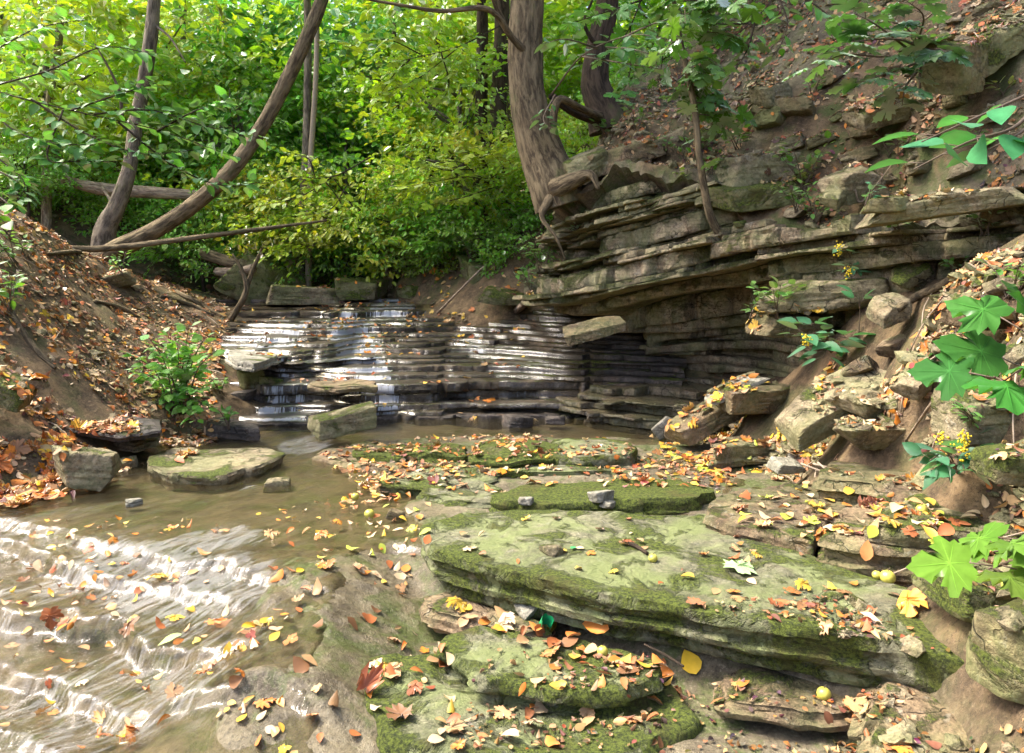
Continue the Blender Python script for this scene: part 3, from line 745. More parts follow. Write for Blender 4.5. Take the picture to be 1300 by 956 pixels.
slab([(470, 618), (560, 622), (650, 600), (780, 596), (700, 585), (560, 592), (500, 600)], .05, .08, 36, 'slab', 'flat algae-stained slab strewn with leaves below the mossy dam', rough=.014, moss=.05, under=.2, res=.02)
slab([(560, 642), (640, 640), (640, 622), (600, 606), (530, 610), (515, 628)], .05, .07, 37, 'slab', 'grey-green slab between the brown puddle and the long mossy slab', rough=.012, under=.2, res=.02)
# left side of the creek
slab([(174, 590), (200, 600), (245, 604), (290, 602), (330, 590), (358, 574), (345, 565), (280, 566), (220, 570), (185, 578)], (.075), .095, 41, 'stone', 'flat grey slab at the edge of the creek', layers=3, under=.3, res=.016, rough=.008)
boulder(113, 592, 4.35, (.28, .22, .17), (.08, .15, .4), 42, 'stone', 'angular greenish boulder among orange leaves at the water edge', sub=5, cuts=4, sharp=34)
boulder(437, 536, 5.55, (.42, .2, .15), (0.05, -.2, .15), 43, 'stone', 'blocky tan and green boulder standing in front of the waterfall', sub=5, cuts=3, sharp=34)
boulder(353, 615, 4.42, (.13, .10, .06), (0, 0, .2), 44, 'stone', 'small flat stone standing out of the stream', name='stone', cat='stone', sub=4, cuts=4)
slab([(284, 452), (300, 463), (322, 466), (356, 452), (350, 444), (318, 438), (292, 442)], .50, .06, 45, 'grey_rock', 'flat pale slab tilted over the left edge of the waterfall', tilt=(-.08, -.05), res=.016, layers=2)
boulder(317, 480, 6.55, (.17, .16, .16), (.1, .1, .7), 46, 'moss_rock', 'round mossy rock below the tilted pale slab', sub=4, sharp=10)
boulder(343, 487, 6.5, (.17, .14, .11), (0, .1, .2), 47, 'moss_rock', 'yellow-green mossy rock beside the left cascade', sub=4, sharp=12)
slab([(395, 490), (430, 493), (478, 491), (480, 485), (430, 483), (398, 484)], .30, .045, 48, 'brown_rock', 'thin reddish slab lying on the middle step of the waterfall', res=.016, layers=2)
slab([(262, 540), (330, 543), (318, 532), (262, 530)], .10, .1, 49, 'falls', 'dark wet slab at the foot of the left cascade', res=.018)
slab([(85, 540), (150, 548), (205, 545), (205, 532), (140, 524), (90, 526)], .22, .05, 50, 'falls', 'thin dark slab sticking out of the leafy earth bank', res=.018, under=.1)
slab([(110, 556), (160, 560), (203, 556), (200, 546), (140, 546)], .12, .06, 51, 'brown_rock', 'brown slab under the overhang of the leafy earth bank', res=.018)
boulder(2, 492, 4.6, (.32, .24, .12), (.1, .45, .2), 52, 'moss_rock', 'mossy rock half buried in the leafy earth bank', sub=5, cuts=4)
boulder(148, 356, 7.4, (.3, .2, .14), (.1, -.2, .3), 54, 'stone', 'grey stone on the leafy earth bank below the leaning trunk', sub=4, cuts=5)
boulder(470, 392, 8.1, (.02, .02, .02), (0, 0, 0), 55, 'stone', 'x') if False else None
# top of the falls
slab([(343, 377), (385, 379), (428, 377), (428, 366), (395, 363), (352, 364)], .985, .16, 61, 'moss_rock', 'long flat mossy slab on the brink of the waterfall', layers=2, under=.1, res=.02) if False else None
boulder(386, 375, 9.1, (.80, .42, .2), (.02, .03, -.05), 61, 'stone', 'long flat slab of rock on the brink of the waterfall', name='rock_slab', cat='rock slab', sub=5, cuts=2, sharp=34, moss=.1)
boulder(455, 368, 9.25, (.52, .4, .24), (0, 0, .1), 62, 'moss_rock', 'mossy block at the right of the brink slab', sub=5, cuts=3)
boulder(338, 357, 9.6, (.62, .5, .5), (.1, .55, .2), 63, 'moss_rock', 'large tilted mossy boulder behind the brink of the waterfall', sub=5, cuts=5)
boulder(570, 362, 9.4, (.42, .36, .34), (.1, .1, .5), 64, 'moss_rock', 'dark mossy boulder on the bank right of the waterfall', sub=5, cuts=5)
boulder(525, 372, 9.3, (.3, .25, .16), (.1, .1, .9), 65, 'moss_rock', 'small mossy rock beside the dry stick', sub=4)
boulder(620, 352, 8.9, (.5, .4, .3), (.2, .1, .2), 66, 'moss_rock', 'mossy rock in the greenery above the waterfall', sub=5, cuts=5)
boulder(640, 378, 8.1, (.45, .3, .12), (.1, .15, .2), 67, 'moss_rock', 'flat mossy rock on the ledges right of the waterfall', sub=5, cuts=4)
# fallen blocks at the right foot of the cliff
boulder(1058, 512, 4.25, (.60, .26, .13), (.3, -.45, .2), 71, 'stone', 'large pale tilted block on the rubbly bank', sub=5, cuts=4, sharp=34)
boulder(1122, 511, 4.1, (.44, .24, .10), (.15, .0, .2), 72, 'stone', 'mossy pale block resting beside the large tilted block', sub=5, cuts=3, moss=.15)
boulder(1122, 548, 3.95, (.48, .26, .10), (.1, .05, .15), 73, 'stone', 'pale flat block overhanging the dark hollow', sub=5, cuts=3, sharp=34)
boulder(898, 530, 5.3, (.54, .2, .12), (.2, -.4, .25), 74, 'brown_rock', 'reddish rock leaning at the foot of the cliff', sub=5, cuts=4)
boulder(962, 506, 5.15, (.46, .26, .16), (.05, -.04, .2), 75, 'brown_rock', 'dark grey block behind the leaning reddish rock', sub=5, cuts=3)
boulder(928, 494, 5.2, (.34, .16, .04), (.1, -.4, .3), 76, 'grey_rock', 'thin grey flake propped on the foot of the cliff', name='stone', cat='stone', sub=4, cuts=3)
boulder(843, 543, 5.55, (.16, .06, .1), (.1, -.7, .1), 77, 'grey_rock', 'small upright grey stone at the right end of the pool', name='stone', cat='stone', sub=4, cuts=3)
boulder(752, 416, 5.9, (.42, .2, .06), (.45, -.25, .1), 78, 'brown_rock', 'loose slab hanging under the cliff overhang', name='rock_slab', cat='rock slab', sub=5, cuts=2, sharp=34, moss=-.3)
boulder(1055, 374, 4.95, (.72, .34, .19), (.05, -.08, -.45), 79, 'stone', 'long pale block jutting out under the cliff band', sub=5, cuts=3, sharp=34)
boulder(1000, 412, 5.1, (.4, .26, .14), (.05, -.05, .2), 80, 'brown_rock', 'dark brown block beneath the long pale block', sub=5, cuts=3)
boulder(1128, 392, 4.3, (.22, .15, .09), (.3, -.2, .4), 81, 'stone', 'pale stone above the leaves on the rubbly bank', sub=5, cuts=5)
boulder(1240, 400, 3.45, (.24, .2, .1), (.2, -.1, .4), 82, 'brown_rock', 'flat brown stone behind the green maple leaves', name='stone', cat='stone', sub=4, cuts=4)
boulder(1240, 525, 3.1, (.22, .18, .14), (.2, -.1, .1), 83, 'stone', 'pale block on the rubbly bank above the yellow flowers', sub=5, cuts=4)
boulder(1160, 486, 3.75, (.15, .12, .1), (.2, -.5, .4), 84, 'stone', 'small upright pointed stone on the rubbly bank', name='stone', cat='stone', sub=4, cuts=5)
boulder(1285, 590, 2.75, (.2, .16, .1), (.2, 0, .1), 85, 'moss_rock', 'mossy stone at the right edge of the photo', name='stone', cat='stone', sub=4, cuts=5)
# rocks standing out of the hillside
boulder(1235, 62, 4.75, (.56, .36, .16), (.3, -.6, .2), 91, 'moss_rock', 'big leaning mossy slab high on the steep hillside', name='rock_slab', cat='rock slab', sub=5, cuts=4)
boulder(1205, 85, 4.6, (.3, .3, .28), (.3, -.3, .6), 92, 'moss_rock', 'dark mossy boulder under the leaning hillside slab', sub=5, cuts=5)
boulder(980, 118, 6.0, (.3, .22, .14), (.2, -.2, .4), 93, 'stone', 'pale rounded stone near the crest of the hillside', name='stone', cat='stone', sub=4, cuts=5, sharp=12)
boulder(1110, 142, 5.2, (.34, .22, .16), (.3, -.3, .3), 94, 'stone', 'grey rock in the middle of the hillside', sub=5, cuts=6)
boulder(1080, 235, 5.0, (.32, .22, .18), (.2, -.2, .3), 95, 'stone', 'blocky tan rock above the cliff band', sub=5, cuts=5)
boulder(960, 215, 5.75, (.5, .3, .2), (.1, -.1, .3), 96, 'stone', 'brown rock beside the sapling on the cliff', sub=5, cuts=4)
boulder(955, 250, 5.6, (.46, .3, .18), (.1, -.1, .1), 97, 'moss_rock', 'mossy block below the brown rock beside the sapling', sub=5, cuts=4)
boulder(745, 212, 6.45, (.4, .3, .2), (.2, -.5, .2), 98, 'stone', 'earthy rock held by the roots of the thick trunk', sub=5, cuts=5)
boulder(805, 196, 6.35, (.42, .3, .16), (.1, -.3, .2), 99, 'brown_rock', 'brown rock on the cliff top between the two trunks', sub=5, cuts=5)
boulder(1200, 262, 4.15, (.7, .3, .1), (.05, -.12, -.5), 100, 'stone', 'long thin slab lying along the top of the cliff band', name='rock_slab', cat='rock slab', sub=5, cuts=3, sharp=34)
rng = np.random.default_rng(5)
BVH = make_bvh(SURF)
hp_spots = [(1000, 185), (1065, 150), (1130, 90), (1180, 180), (1215, 130), (1100, 170), (1060, 250), (980, 155), (920, 150), (1270, 140), (1040, 178), (1090, 200), (1020, 215), (905, 170), (1170, 215), (1255, 175), (1150, 60), (1060, 95), (1010, 270), (1125, 262), (1270, 268), (850, 178), (940, 285), (1010, 140), (1230, 215), (1160, 350), (1215, 335), (1280, 365), (1070, 450), (1140, 440), (1210, 440), (1262, 470), (1090, 470)]
for i, (a, b) in enumerate(hp_spots):
    p, nrm = hit(a, b)
    if p is None: continue
    s = rng.uniform(.06, .16) * (p[1] / 5)
    V, Fc = boulder_mesh((s * 1.5, s, s * .6), (rng.uniform(-.3, .3), rng.uniform(-.6, .1), rng.uniform(-1, 1)), 300 + i, sub=4, cuts=6)
    add_rock('stone', V + p + nrm * s * .08, Fc, M[('stone', 'moss_rock', 'brown_rock')[i % 3]], ('pale tan', 'mossy green', 'brown')[i % 3] + ' stone half buried in the rubbly slope', 'stone', ('pale tan', 'mossy', 'brown')[i % 3] + ' stones embedded in the steep hillside')
for (a, b, s, m, l) in [(700, 702, .055, 'stone', 'small rounded stone on the big mossy slab'), (762, 634, .075, 'grey_rock', 'small purplish grey stone in front of the long mossy slab'), (668, 638, .045, 'grey_rock', 'tiny pale grey stone by the left end of the long mossy slab'),
                        (772, 642, .045, 'grey_rock', 'small light stone next to the purplish grey stone'), (503, 656, .055, 'brown_rock', 'flat dark stone in the shallow puddle'), (670, 776, .05, 'grey_rock', 'small speckled stone on the curled orange leaves'), (43, 489, .08, 'stone', 'small orange-tan stone on the leafy earth bank'),
                        (655, 540, .14, 'falls', 'dark wet stone at the far edge of the pool'), (705, 537, .10, 'falls', 'small wet stone right of the others at the far edge of the pool'), (262, 588, .07, 'stone', 'small stone behind the angular greenish boulder') if False else (160, 592, .08, 'stone', 'small stone between the greenish boulder and the grey slab'),
                        (170, 640, .05, 'grey_rock', 'flat grey pebble in the leafy shallows'), (1010, 582, .05, 'grey_rock', 'pebble beside the heart-shaped stone'), (310, 505, .10, 'falls', 'wet dark stone in the left cascade'), (330, 508, .09, 'falls', 'wet stone right of the dark stone in the left cascade')]:
    p, nrm = hit(a, b)
    V, Fc = boulder_mesh((s * 1.5, s * 1.2, s * .7), (rng.uniform(-.2, .2), rng.uniform(-.2, .2), rng.uniform(-1, 1)), int(a * 7 + b), sub=4, cuts=6, sharp=18)
    add_rock('stone', V + p + np.array([0, 0, s * .18]), Fc, M[m], l, 'stone')
BVH = make_bvh(SURF)

# ------------------------------------------------------------------ wood
def tube(P, R, nseg=10, ridge=.0, seed=0, n=None, cap=True):
    P = np.asarray(P, float); n = n or max(4, len(P) * 5)
    C = catmull(P, n); r = np.interp(np.linspace(0, 1, n), np.linspace(0, 1, len(R)), R)
    T = np.gradient(C, axis=0); T /= np.linalg.norm(T, axis=1)[:, None] + 1e-9
    ref = np.array([1.0, 0, 0]) if abs(T[0, 0]) < .8 else np.array([0, 1.0, 0])
    U = np.empty_like(C); u = ref
    for i in range(n):
        u = u - T[i] * (u @ T[i]); u /= np.linalg.norm(u) + 1e-9; U[i] = u
    W = np.cross(T, U)
    a = np.linspace(0, 2 * np.pi, nseg, endpoint=False)
    L = np.concatenate([[0], np.cumsum(np.linalg.norm(np.diff(C, axis=0), axis=1))])
    rr = r[:, None] * np.ones(nseg)
    if ridge:
        rr = rr * (1 + ridge * fbm(np.cos(a)[None] * 3.2, np.sin(a)[None] * 3.2, L[:, None] * 2.2, seed, 4) + ridge * .55 * (1 - np.abs(fbm(np.cos(a)[None] * 9, np.sin(a)[None] * 9, L[:, None] * 3.0, seed + 1, 3))))
    V = C[:, None] + rr[..., None] * (np.cos(a)[None, :, None] * U[:, None] + np.sin(a)[None, :, None] * W[:, None])
    ba = r.mean() if r.mean() > .012 else .012
    Bk = np.stack([ba * np.cos(a)[None] + 0 * L[:, None], ba * np.sin(a)[None] + 0 * L[:, None], L[:, None] + 0 * a[None]], -1)
    V = np.concatenate([V, Bk], -1).reshape(-1, 6); Fq = [grid_faces(n, nseg, True)]
    if cap:
        V = np.vstack([V, np.concatenate([C[:1], Bk[0, :1]], 1), np.concatenate([C[-1:], Bk[-1, :1]], 1)]); k = len(V); i = np.arange(nseg); j = (i + 1) % nseg
        Fq.append(np.stack([i, np.full(nseg, k - 2), j, j], 1)); b = (n - 1) * nseg
        Fq.append(np.stack([b + i, b + j, np.full(nseg, k - 1), np.full(nseg, k - 1)], 1))
    return V, np.vstack(Fq)

def join(parts):
    Vs, Fs, n = [], [], 0
    for v, f in parts: Vs.append(v); Fs.append(f + n); n += len(v)
    return np.vstack(Vs), np.vstack(Fs)

def quads_clean(Fq):
    t = Fq[:, 2] == Fq[:, 3]
    return [Fq[~t], Fq[t][:, :3]]

def tube_obj(name, parts, material, parent=None, origin=None):
    V, Fq = join(parts)
    if origin is None: origin = np.zeros(3)
    return link(name, mesh(name, V[:, :3] - origin, quads_clean(Fq), material, attrs={'Bark': V[:, 3:]} if V.shape[1] == 6 else None), parent, None if parent else origin)

# ------------------------------------------------------------------ leaves
def tpl_oval(w=.30):
    V = np.array([(0, 0, 0), (.28, -w, .06), (.68, -w * .8, .05), (1, 0, -.10), (.68, w * .8, .05), (.28, w, .06)], float)
    return V, [np.array([[0, 1, 2, 3], [0, 3, 4, 5]])]
def tpl_leaf(w=.3):
    """eight outline points and a midrib that sags: for leaves seen close"""
    xs = [.0, .12, .32, .55, .78, 1.0]; ws = [0, .62, 1.0, .92, .55, 0]
    mid = [(x, 0, -.10 * x * x) for x in xs]
    L = [(x, w * k, .055 * k - .10 * x * x) for x, k in zip(xs[1:-1], ws[1:-1])]
    V = np.array(mid + L + [(x, -y, z) for x, y, z in L], float)
    q, t = [], []
    for i in range(1, 4):
        q += [(i, i + 1, 6 + i, 5 + i), (i + 1, i, 9 + i, 10 + i)]
    t += [(0, 1, 6), (1, 0, 10), (4, 5, 9), (5, 4, 13)]
    return V, [np.array(q), np.array(t)]
def tpl_maple():
    half = [(0, .0), (-.08, .16), (-.10, .36), (.04, .34), (.10, .52), (.20, .42), (.32, .62), (.44, .58), (.44, .42), (.54, .40), (.42, .22), (.60, .24), (.66, .34), (.76, .22), (.86, .20), (.88, .10), (1.0, 0)]
    pts = [(x, y) for x, y in half] + [(x, -y) for x, y in half[-2:0:-1]]
    V = [(.30, 0, .0)] + [(x, y, -.25 * abs(y) ** 1.5 + .08 * abs(y) - .14 * x * x + .035 * math.sin(i * 2.4)) for i, (x, y) in enumerate(pts)]
    n = len(pts); f = [(0, 1 + i, 1 + (i + 1) % n) for i in range(n)]
    V = [np.array(v, float) for v in V]; c = V[0]; g = []
    for i in (0, 4, 6, 12, 16, n - 12, n - 6, n - 4):                       # pale veins out to the lobes
        e = V[1 + i]; d = e - c; w = np.array([-d[1], d[0], 0]) / (np.hypot(d[0], d[1]) + 1e-9) * .011; u = np.array([0, 0, .006]); k = len(V)
        V += [c + w + u, c - w + u, e + u - d * .06]; g.append((k, k + 1, k + 2))
    return np.array(V), [np.vstack([np.array(f)[:, ::-1], np.array(g)])]
TPL = {'oval': tpl_oval(), 'narrow': tpl_oval(.2), 'leaf': tpl_leaf(), 'narrowleaf': tpl_leaf(.19), 'broad': tpl_leaf(.40), 'maple': tpl_maple()}

def unit(v): return v / (np.linalg.norm(v, axis=-1, keepdims=True) + 1e-9)
def leaves(pos, dirs, nors, size, cols, tpl='oval', curl=None):
    T, Fs = TPL[tpl]; n = len(pos); k = len(T)
    d = unit(dirs); s = unit(np.cross(nors, d)); nn = np.cross(d, s)
    cz = np.ones(n) if curl is None else curl
    vm = np.random.default_rng(k * 7 + n).normal(1, .09, (n, k, 1))
    if tpl in ('leaf', 'narrowleaf', 'broad'): vm[:, 1:5] *= 1.22
    if tpl == 'maple': vm[:, 0] *= 1.15; vm[:, -24:] = 1.55
    V = pos[:, None] + size[:, None, None] * (T[None, :, 0, None] * d[:, None] + T[None, :, 1, None] * s[:, None] + (T[None, :, 2] * cz[:, None])[..., None] * nn[:, None])
    return V.reshape(-1, 3), [(f[None] + (np.arange(n) * k)[:, None, None]).reshape(-1, f.shape[1]) for f in Fs], (np.asarray(cols)[:, None] * vm).reshape(-1, 3)

def joinL(parts):
    Vs, Cs, Fd, n = [], [], {}, 0
    for V, Fs, C in parts:
        Vs.append(V); Cs.append(C)
        for f in Fs: Fd.setdefault(f.shape[1], []).append(f + n)
        n += len(V)
    return np.vstack(Vs), [np.vstack(f) for f in Fd.values()], np.vstack(Cs)

def leaf_obj(name, parts, parent=None, origin=None, color=None, material='leaf', smooth=False):
    V, Fs, C = joinL(parts)
    o = link(name, mesh(name, V if origin is None else V - origin, Fs, M[material], colors=C, smooth=smooth), parent, None if parent else origin)
    if color: o.color = (*color, 1)
    return o

def spray(rng, c, out, r, n, size, tpl='oval', tilt=.45, var=.25, sag=.25, base=(1, 1, 1)):
    """a leafy bough end: a flat, sagging fan of leaves around c that reaches towards out"""
    o = unit(np.array(out, float)); up = unit(np.array([0, 0, 1.0]) - o * o[2] + rng.normal(0, .18, 3)); sd = np.cross(o, up)
    u, v = rng.uniform(-.8, 1, n), rng.normal(0, .42, n) * 1.0
    v = v * (1.05 - .5 * np.abs(u))
    p = c + r * (u[:, None] * o + v[:, None] * sd + (rng.normal(0, .07, n) - sag * (u ** 2 * .5 + v ** 2))[:, None] * up)
    d = o + (v * 1.1)[:, None] * sd + rng.normal(0, .45, (n, 3)); d[:, 2] -= .35
    nn = up + rng.normal(0, tilt, (n, 3))
    sz = size * rng.uniform(.42, 1.3, n)
    col = np.array(base) * (1 + rng.normal(0, var, (n, 1)) * .6 + rng.normal(0, .10, (1, 3)) + rng.normal(0, .07, (n, 3)))
    return leaves(p, d, nn, sz, np.clip(col, .25, 2.2), tpl)

def crown_mesh(seed, nspray, nleaf, rad, sr, size, name='crown', tpl='oval', shell=.55):
    rng = np.random.default_rng(seed); parts = []
    rad = np.array(rad)
    for i in range(nspray):
        d = unit(rng.normal(0, 1, 3)); k = rng.uniform(shell ** 3, 1) ** (1 / 3)
        lump = 1 + .35 * noise(d[0] * 1.7, d[1] * 1.7, d[2] * 1.7, seed)
        c = d * rad * k * lump; out = d * np.array([1, 1, .25]) + rng.normal(0, .3, 3)
        parts.append(spray(rng, c, out, sr * rng.uniform(.6, 1.3), int(nleaf * rng.uniform(.6, 1.4)), size, tpl))
    V, Fs, C = joinL(parts)
    return mesh(name, V, Fs, M['leaf'], colors=C, smooth=False)

CROWNS = [crown_mesh(101, 150, 26, (1.6, 1.4, 1.35), .60, .15),
          crown_mesh(102, 135, 27, (1.9, 1.5, 1.0), .65, .125),
          crown_mesh(103, 165, 24, (1.3, 1.3, 1.8), .55, .175),
          crown_mesh(104, 100, 34, (1.2, 1.1, .75), .46, .105)]
YG, MG, DG, TEAL, YEL = (.33, .52, .035), (.18, .42, .04), (.12, .30, .035), (.12, .36, .10), (.38, .53, .035)

FRESHG = (.22, .46, .05)

def gnd(x, y):
    r = BVH.ray_cast(Vector((x, y, 30)), Vector((0, 0, -1)))
    return r[0].z if r[0] else 0.0

def limb(rng, a, b, r0, r1, wob=.12):
    a, b = np.array(a, float), np.array(b, float); L = np.linalg.norm(b - a)
    m1 = a + (b - a) * .35 + rng.normal(0, wob * L * .5, 3) * [1, 1, .5]; m2 = a + (b - a) * .7 + rng.normal(0, wob * L * .5, 3) * [1, 1, .5]
    return tube([a, m1, m2, b], [r0, r0 * .8, r1 * 1.2, r1], 7, n=14)

def tree(px, py, Y, ci, s, color, label, group, r=.05, bark='bark_grey', rz=0.0, lean=0.0, name='forest_tree', cat='tree', flat=1.0):
    c = at(px, py, Y); bx, by = c[0] - lean, c[1]
    z0 = gnd(bx, by) - .05
    root = empty(name, (bx, by, z0), label, cat, group)
    o = np.array([bx, by, z0])
    rng = np.random.default_rng(int(px * 13 + py * 7 + Y * 3))
    top = c + [0, 0, .3 * s]
    body = [tube([o, o + (top - o) * .4 + rng.normal(0, .06, 3), top], [r * 1.25, r, r * .35], 10, .08, int(px), n=24)]
    for k in range(7):
        t = rng.uniform(.45, .98); a = o + (top - o) * t
        e = c + unit(rng.normal(0, 1, 3)) * np.array([1.2, 1.2, .8]) * s * rng.uniform(.7, 1.1)
        body.append(limb(rng, a, e, r * .4, .006))
    tube_obj('trunk', body, M[bark], root, o)
    cr = link('crown', CROWNS[ci], root, c - o); cr.scale = (s, s, s * flat); cr.rotation_euler = (0, 0, rz or rng.uniform(0, 6.28)); cr.color = (*color, 1)
    return root

BG = 'trees of the wood behind the waterfall'
mid = [
    (55, 70, 10.5, 0, 1.0, YG, 'yellow-green understorey tree at the top left'),
    (235, 40, 12.5, 1, 1.2, YEL, 'brightest yellow-green tree left of the leaning trunk'),
    (130, 160, 11.5, 1, .9, YG, 'light green low tree behind the straight left trunk'),
    (390, 95, 12.5, 2, 1.15, TEAL, 'deep blue-green tree behind the leaning trunk'),
    (300, 150, 11.2, 0, .85, MG, 'mid green tree between the two left trunks'),
    (500, 60, 12.0, 1, 1.2, YG, 'yellow-green tree at the top centre'),
    (440, 195, 11.4, 0, .8, MG, 'green bushy tree below the top centre tree'),
    (585, 130, 10.4, 1, .75, YG, 'bright leafy tree left of the thick trunk'),
    (570, 225, 9.3, 3, .75, YEL, 'bright yellow-green maple spray beside the thick trunk'),
    (625, 40, 13.0, 0, 1.2, YG, 'light green tree just behind the thick trunk'),
    (735, 90, 12.5, 0, 1.2, YG, 'light green tree between the two big trunks'),
    (850, 60, 11.5, 1, 1.0, MG, 'green tree behind the maple sapling'),
    (960, 15, 11.0, 0, 1.0, MG, 'green tree on the skyline of the steep hillside'),
    (90, 222, 12.6, 3, 1.0, MG, 'low green bushy tree above the leafy earth bank'),
    (215, 212, 13.0, 3, 1.1, MG, 'low green bushy tree by the fallen log'),
    (520, 150, 14.5, 0, 1.3, TEAL, 'shaded blue-green tree at the centre of the wood'),
    (20, 150, 13.5, 2, 1.3, MG, 'tall green tree at the far left'),
    (180, 90, 15.5, 1, 1.7, YG, 'large yellow-green tree far behind the straight left trunk'),
    (330, 30, 17, 0, 1.9, YEL, 'tall yellowish tree far behind the leaning trunk'),
    (480, 140, 18, 1, 1.9, YG, 'large yellow-green tree at the back of the valley'),
    (660, 100, 17, 0, 1.8, YG, 'large light green tree at the back right of the valley'),
    (830, 80, 16, 1, 1.6, YG, 'large light green tree behind the cliff top'),
    (270, 215, 13.5, 0, 1.1, DG, 'dark green tree at the foot of the far slope'),
]
for m_ in mid:
    tree(*m_[:6], m_[6], BG, r=.05 + .02 * m_[4], lean=np.sin(m_[0]) * .4)
shr = [
    (95, 238, 10.7, .55, FRESHG, 'bright green shrub behind the long pale fallen log'),
    (20, 228, 10.4, .5, FRESHG, 'bright green shrub at the far end of the fallen log'),
    (150, 262, 10.4, .4, FRESHG, 'low bright green shrub between the two curved trunks'),
    (375, 275, 9.9, .62, (.38, .48, .035), 'yellowish shrub behind the brink of the waterfall'),
    (455, 285, 9.8, .66, (.36, .50, .035), 'large yellow-green shrub above the centre of the waterfall'),
    (320, 262, 10.4, .6, YG, 'yellow-green shrub under the leaning trunk'),
    (530, 285, 9.6, .55, MG, 'green shrub right of the yellow-green shrub'),
    (615, 285, 9.2, .5, MG, 'green shrub at the foot of the thick trunk'),
    (660, 310, 8.8, .36, MG, 'small green shrub against the cliff end'),
    (420, 330, 10.0, .42, DG, 'dark low shrub behind the brink slabs'),
    (260, 300, 10.0, .5, MG, 'green shrub behind the broken logs'),
    (30, 215, 9.4, .35, MG, 'green shrub on the crest of the leafy earth bank'),
    (185, 285, 11.2, .45, MG, 'dark green shrub under the fallen log'),
    (560, 325, 9.6, .35, (.2, .3, .03), 'small light shrub on the bank right of the waterfall'),
    (680, 210, 8.6, .4, YG, 'bright shrub right behind the thick trunk base'),
    (745, 200, 8.4, .42, YG, 'bright shrub between the trunks on the cliff top'),
    (835, 110, 8.6, .5, MG, 'green shrub on the cliff top behind the second trunk'),
    (950, 65, 8.2, .55, MG, 'green shrub on the hillside crest'),
]
for (a, b, Y, s, colr, l) in shr:
    tree(a, b, Y, 3, s * 1.25, colr, l, 'shrubs on the banks', r=.018, name='shrub', cat='shrub', bark='bark_dark')

# far wooded slopes: one mass
rng = np.random.default_rng(77); parts = []
for i in range(1050):
    a, Y = rng.uniform(-.95, .95), rng.uniform(17, 34)
    x = a * Y; z0 = float(base_rbf(np.clip(x, -18, 18), Y)); z = z0 + rng.uniform(0, 7.0)
    colr = [YG, YG, MG, YEL, TEAL, MG][int(rng.integers(6))]
    parts.append(spray(rng, np.array([x, Y, z]), rng.normal(0, 1, 3) * [1, 1, .2], rng.uniform(.8, 1.5), 42, .20, 'oval', .6, .25, .3, colr))
o = leaf_obj('distant_forest', parts); o['kind'] = 'stuff'; o['label'] = 'sunlit far wood at the back of the valley'

# ---- the trunks one sees
def trunk_tree(name, pts, R, label, bark, branches=(), nseg=20, ridge=.10, crown=None, group=None, seed=1):
    P = [np.array(p) for p in pts]
    g0 = gnd(P[0][0], P[0][1])
    if g0 < P[0][2] + .05: P.insert(0, np.array([P[0][0] - .3 * (P[1][0] - P[0][0]), P[0][1], g0 - .12])); R = [R[0] * 1.15] + list(R)
    o = P[0]
    root = empty(name, o, label, 'tree', group)
    tube_obj('trunk', [tube(P, R, nseg, ridge, seed, n=len(P) * 16)], M[bark], root, o)
    for b, r in branches:
        tube_obj('branch', [tube(b, r, 8, .06, seed + 3, n=len(b) * 6)], M[bark], root, o)
    if crown:
        ci, c, s, colr = crown
        cr = link('crown', CROWNS[ci], root, np.array(c) - o); cr.scale = (s, s, s); cr.color = (*colr, 1)
    return root
A = at
trunk_tree('leaning_tree', [A(118, 338, 7.9), A(150, 316, 7.9), A(190, 296, 7.9), A(240, 264, 7.85), A(290, 220, 7.8), A(330, 165, 7.8), A(365, 100, 7.75), A(390, 45, 7.7), A(408, 0, 7.7), A(425, -70, 7.6), A(430, -230, 7.5)], [.11, .095, .083, .076, .074, .07, .067, .064, .06, .056, .04],
           'dark trunk leaning in a long curve over the top of the waterfall', 'bark', crown=(0, A(450, -480, 7.5), 1.2, MG), nseg=18,
           branches=[([A(75, 316, 7.4), A(140, 315, 7.6), A(230, 304, 7.7), A(320, 292, 7.9), A(415, 280, 8.2)], [.03, .03, .025, .02, .01])])
trunk_tree('upright_tree', [A(133, 296, 8.6), A(148, 262, 8.6), A(164, 215, 8.6), A(172, 160, 8.6), A(180, 120, 8.6), A(190, 60, 8.5), A(196, 0, 8.5), A(203, -80, 8.4), A(215, -250, 8.3)], [.11, .088, .075, .068, .067, .066, .062, .058, .04],
           'grey-brown upright trunk with a slight bend on the leafy earth bank', 'bark_grey', crown=(1, A(215, -480, 8.3), 1.2, MG), nseg=16,
           branches=[([A(155, 148, 8.5), A(152, 118, 8.4), A(140, 90, 8.3), A(120, 55, 8.2)], [.02, .016, .012, .006]), ([A(194, 30, 8.5), A(216, 48, 8.4), A(236, 80, 8.3)], [.018, .012, .005])])
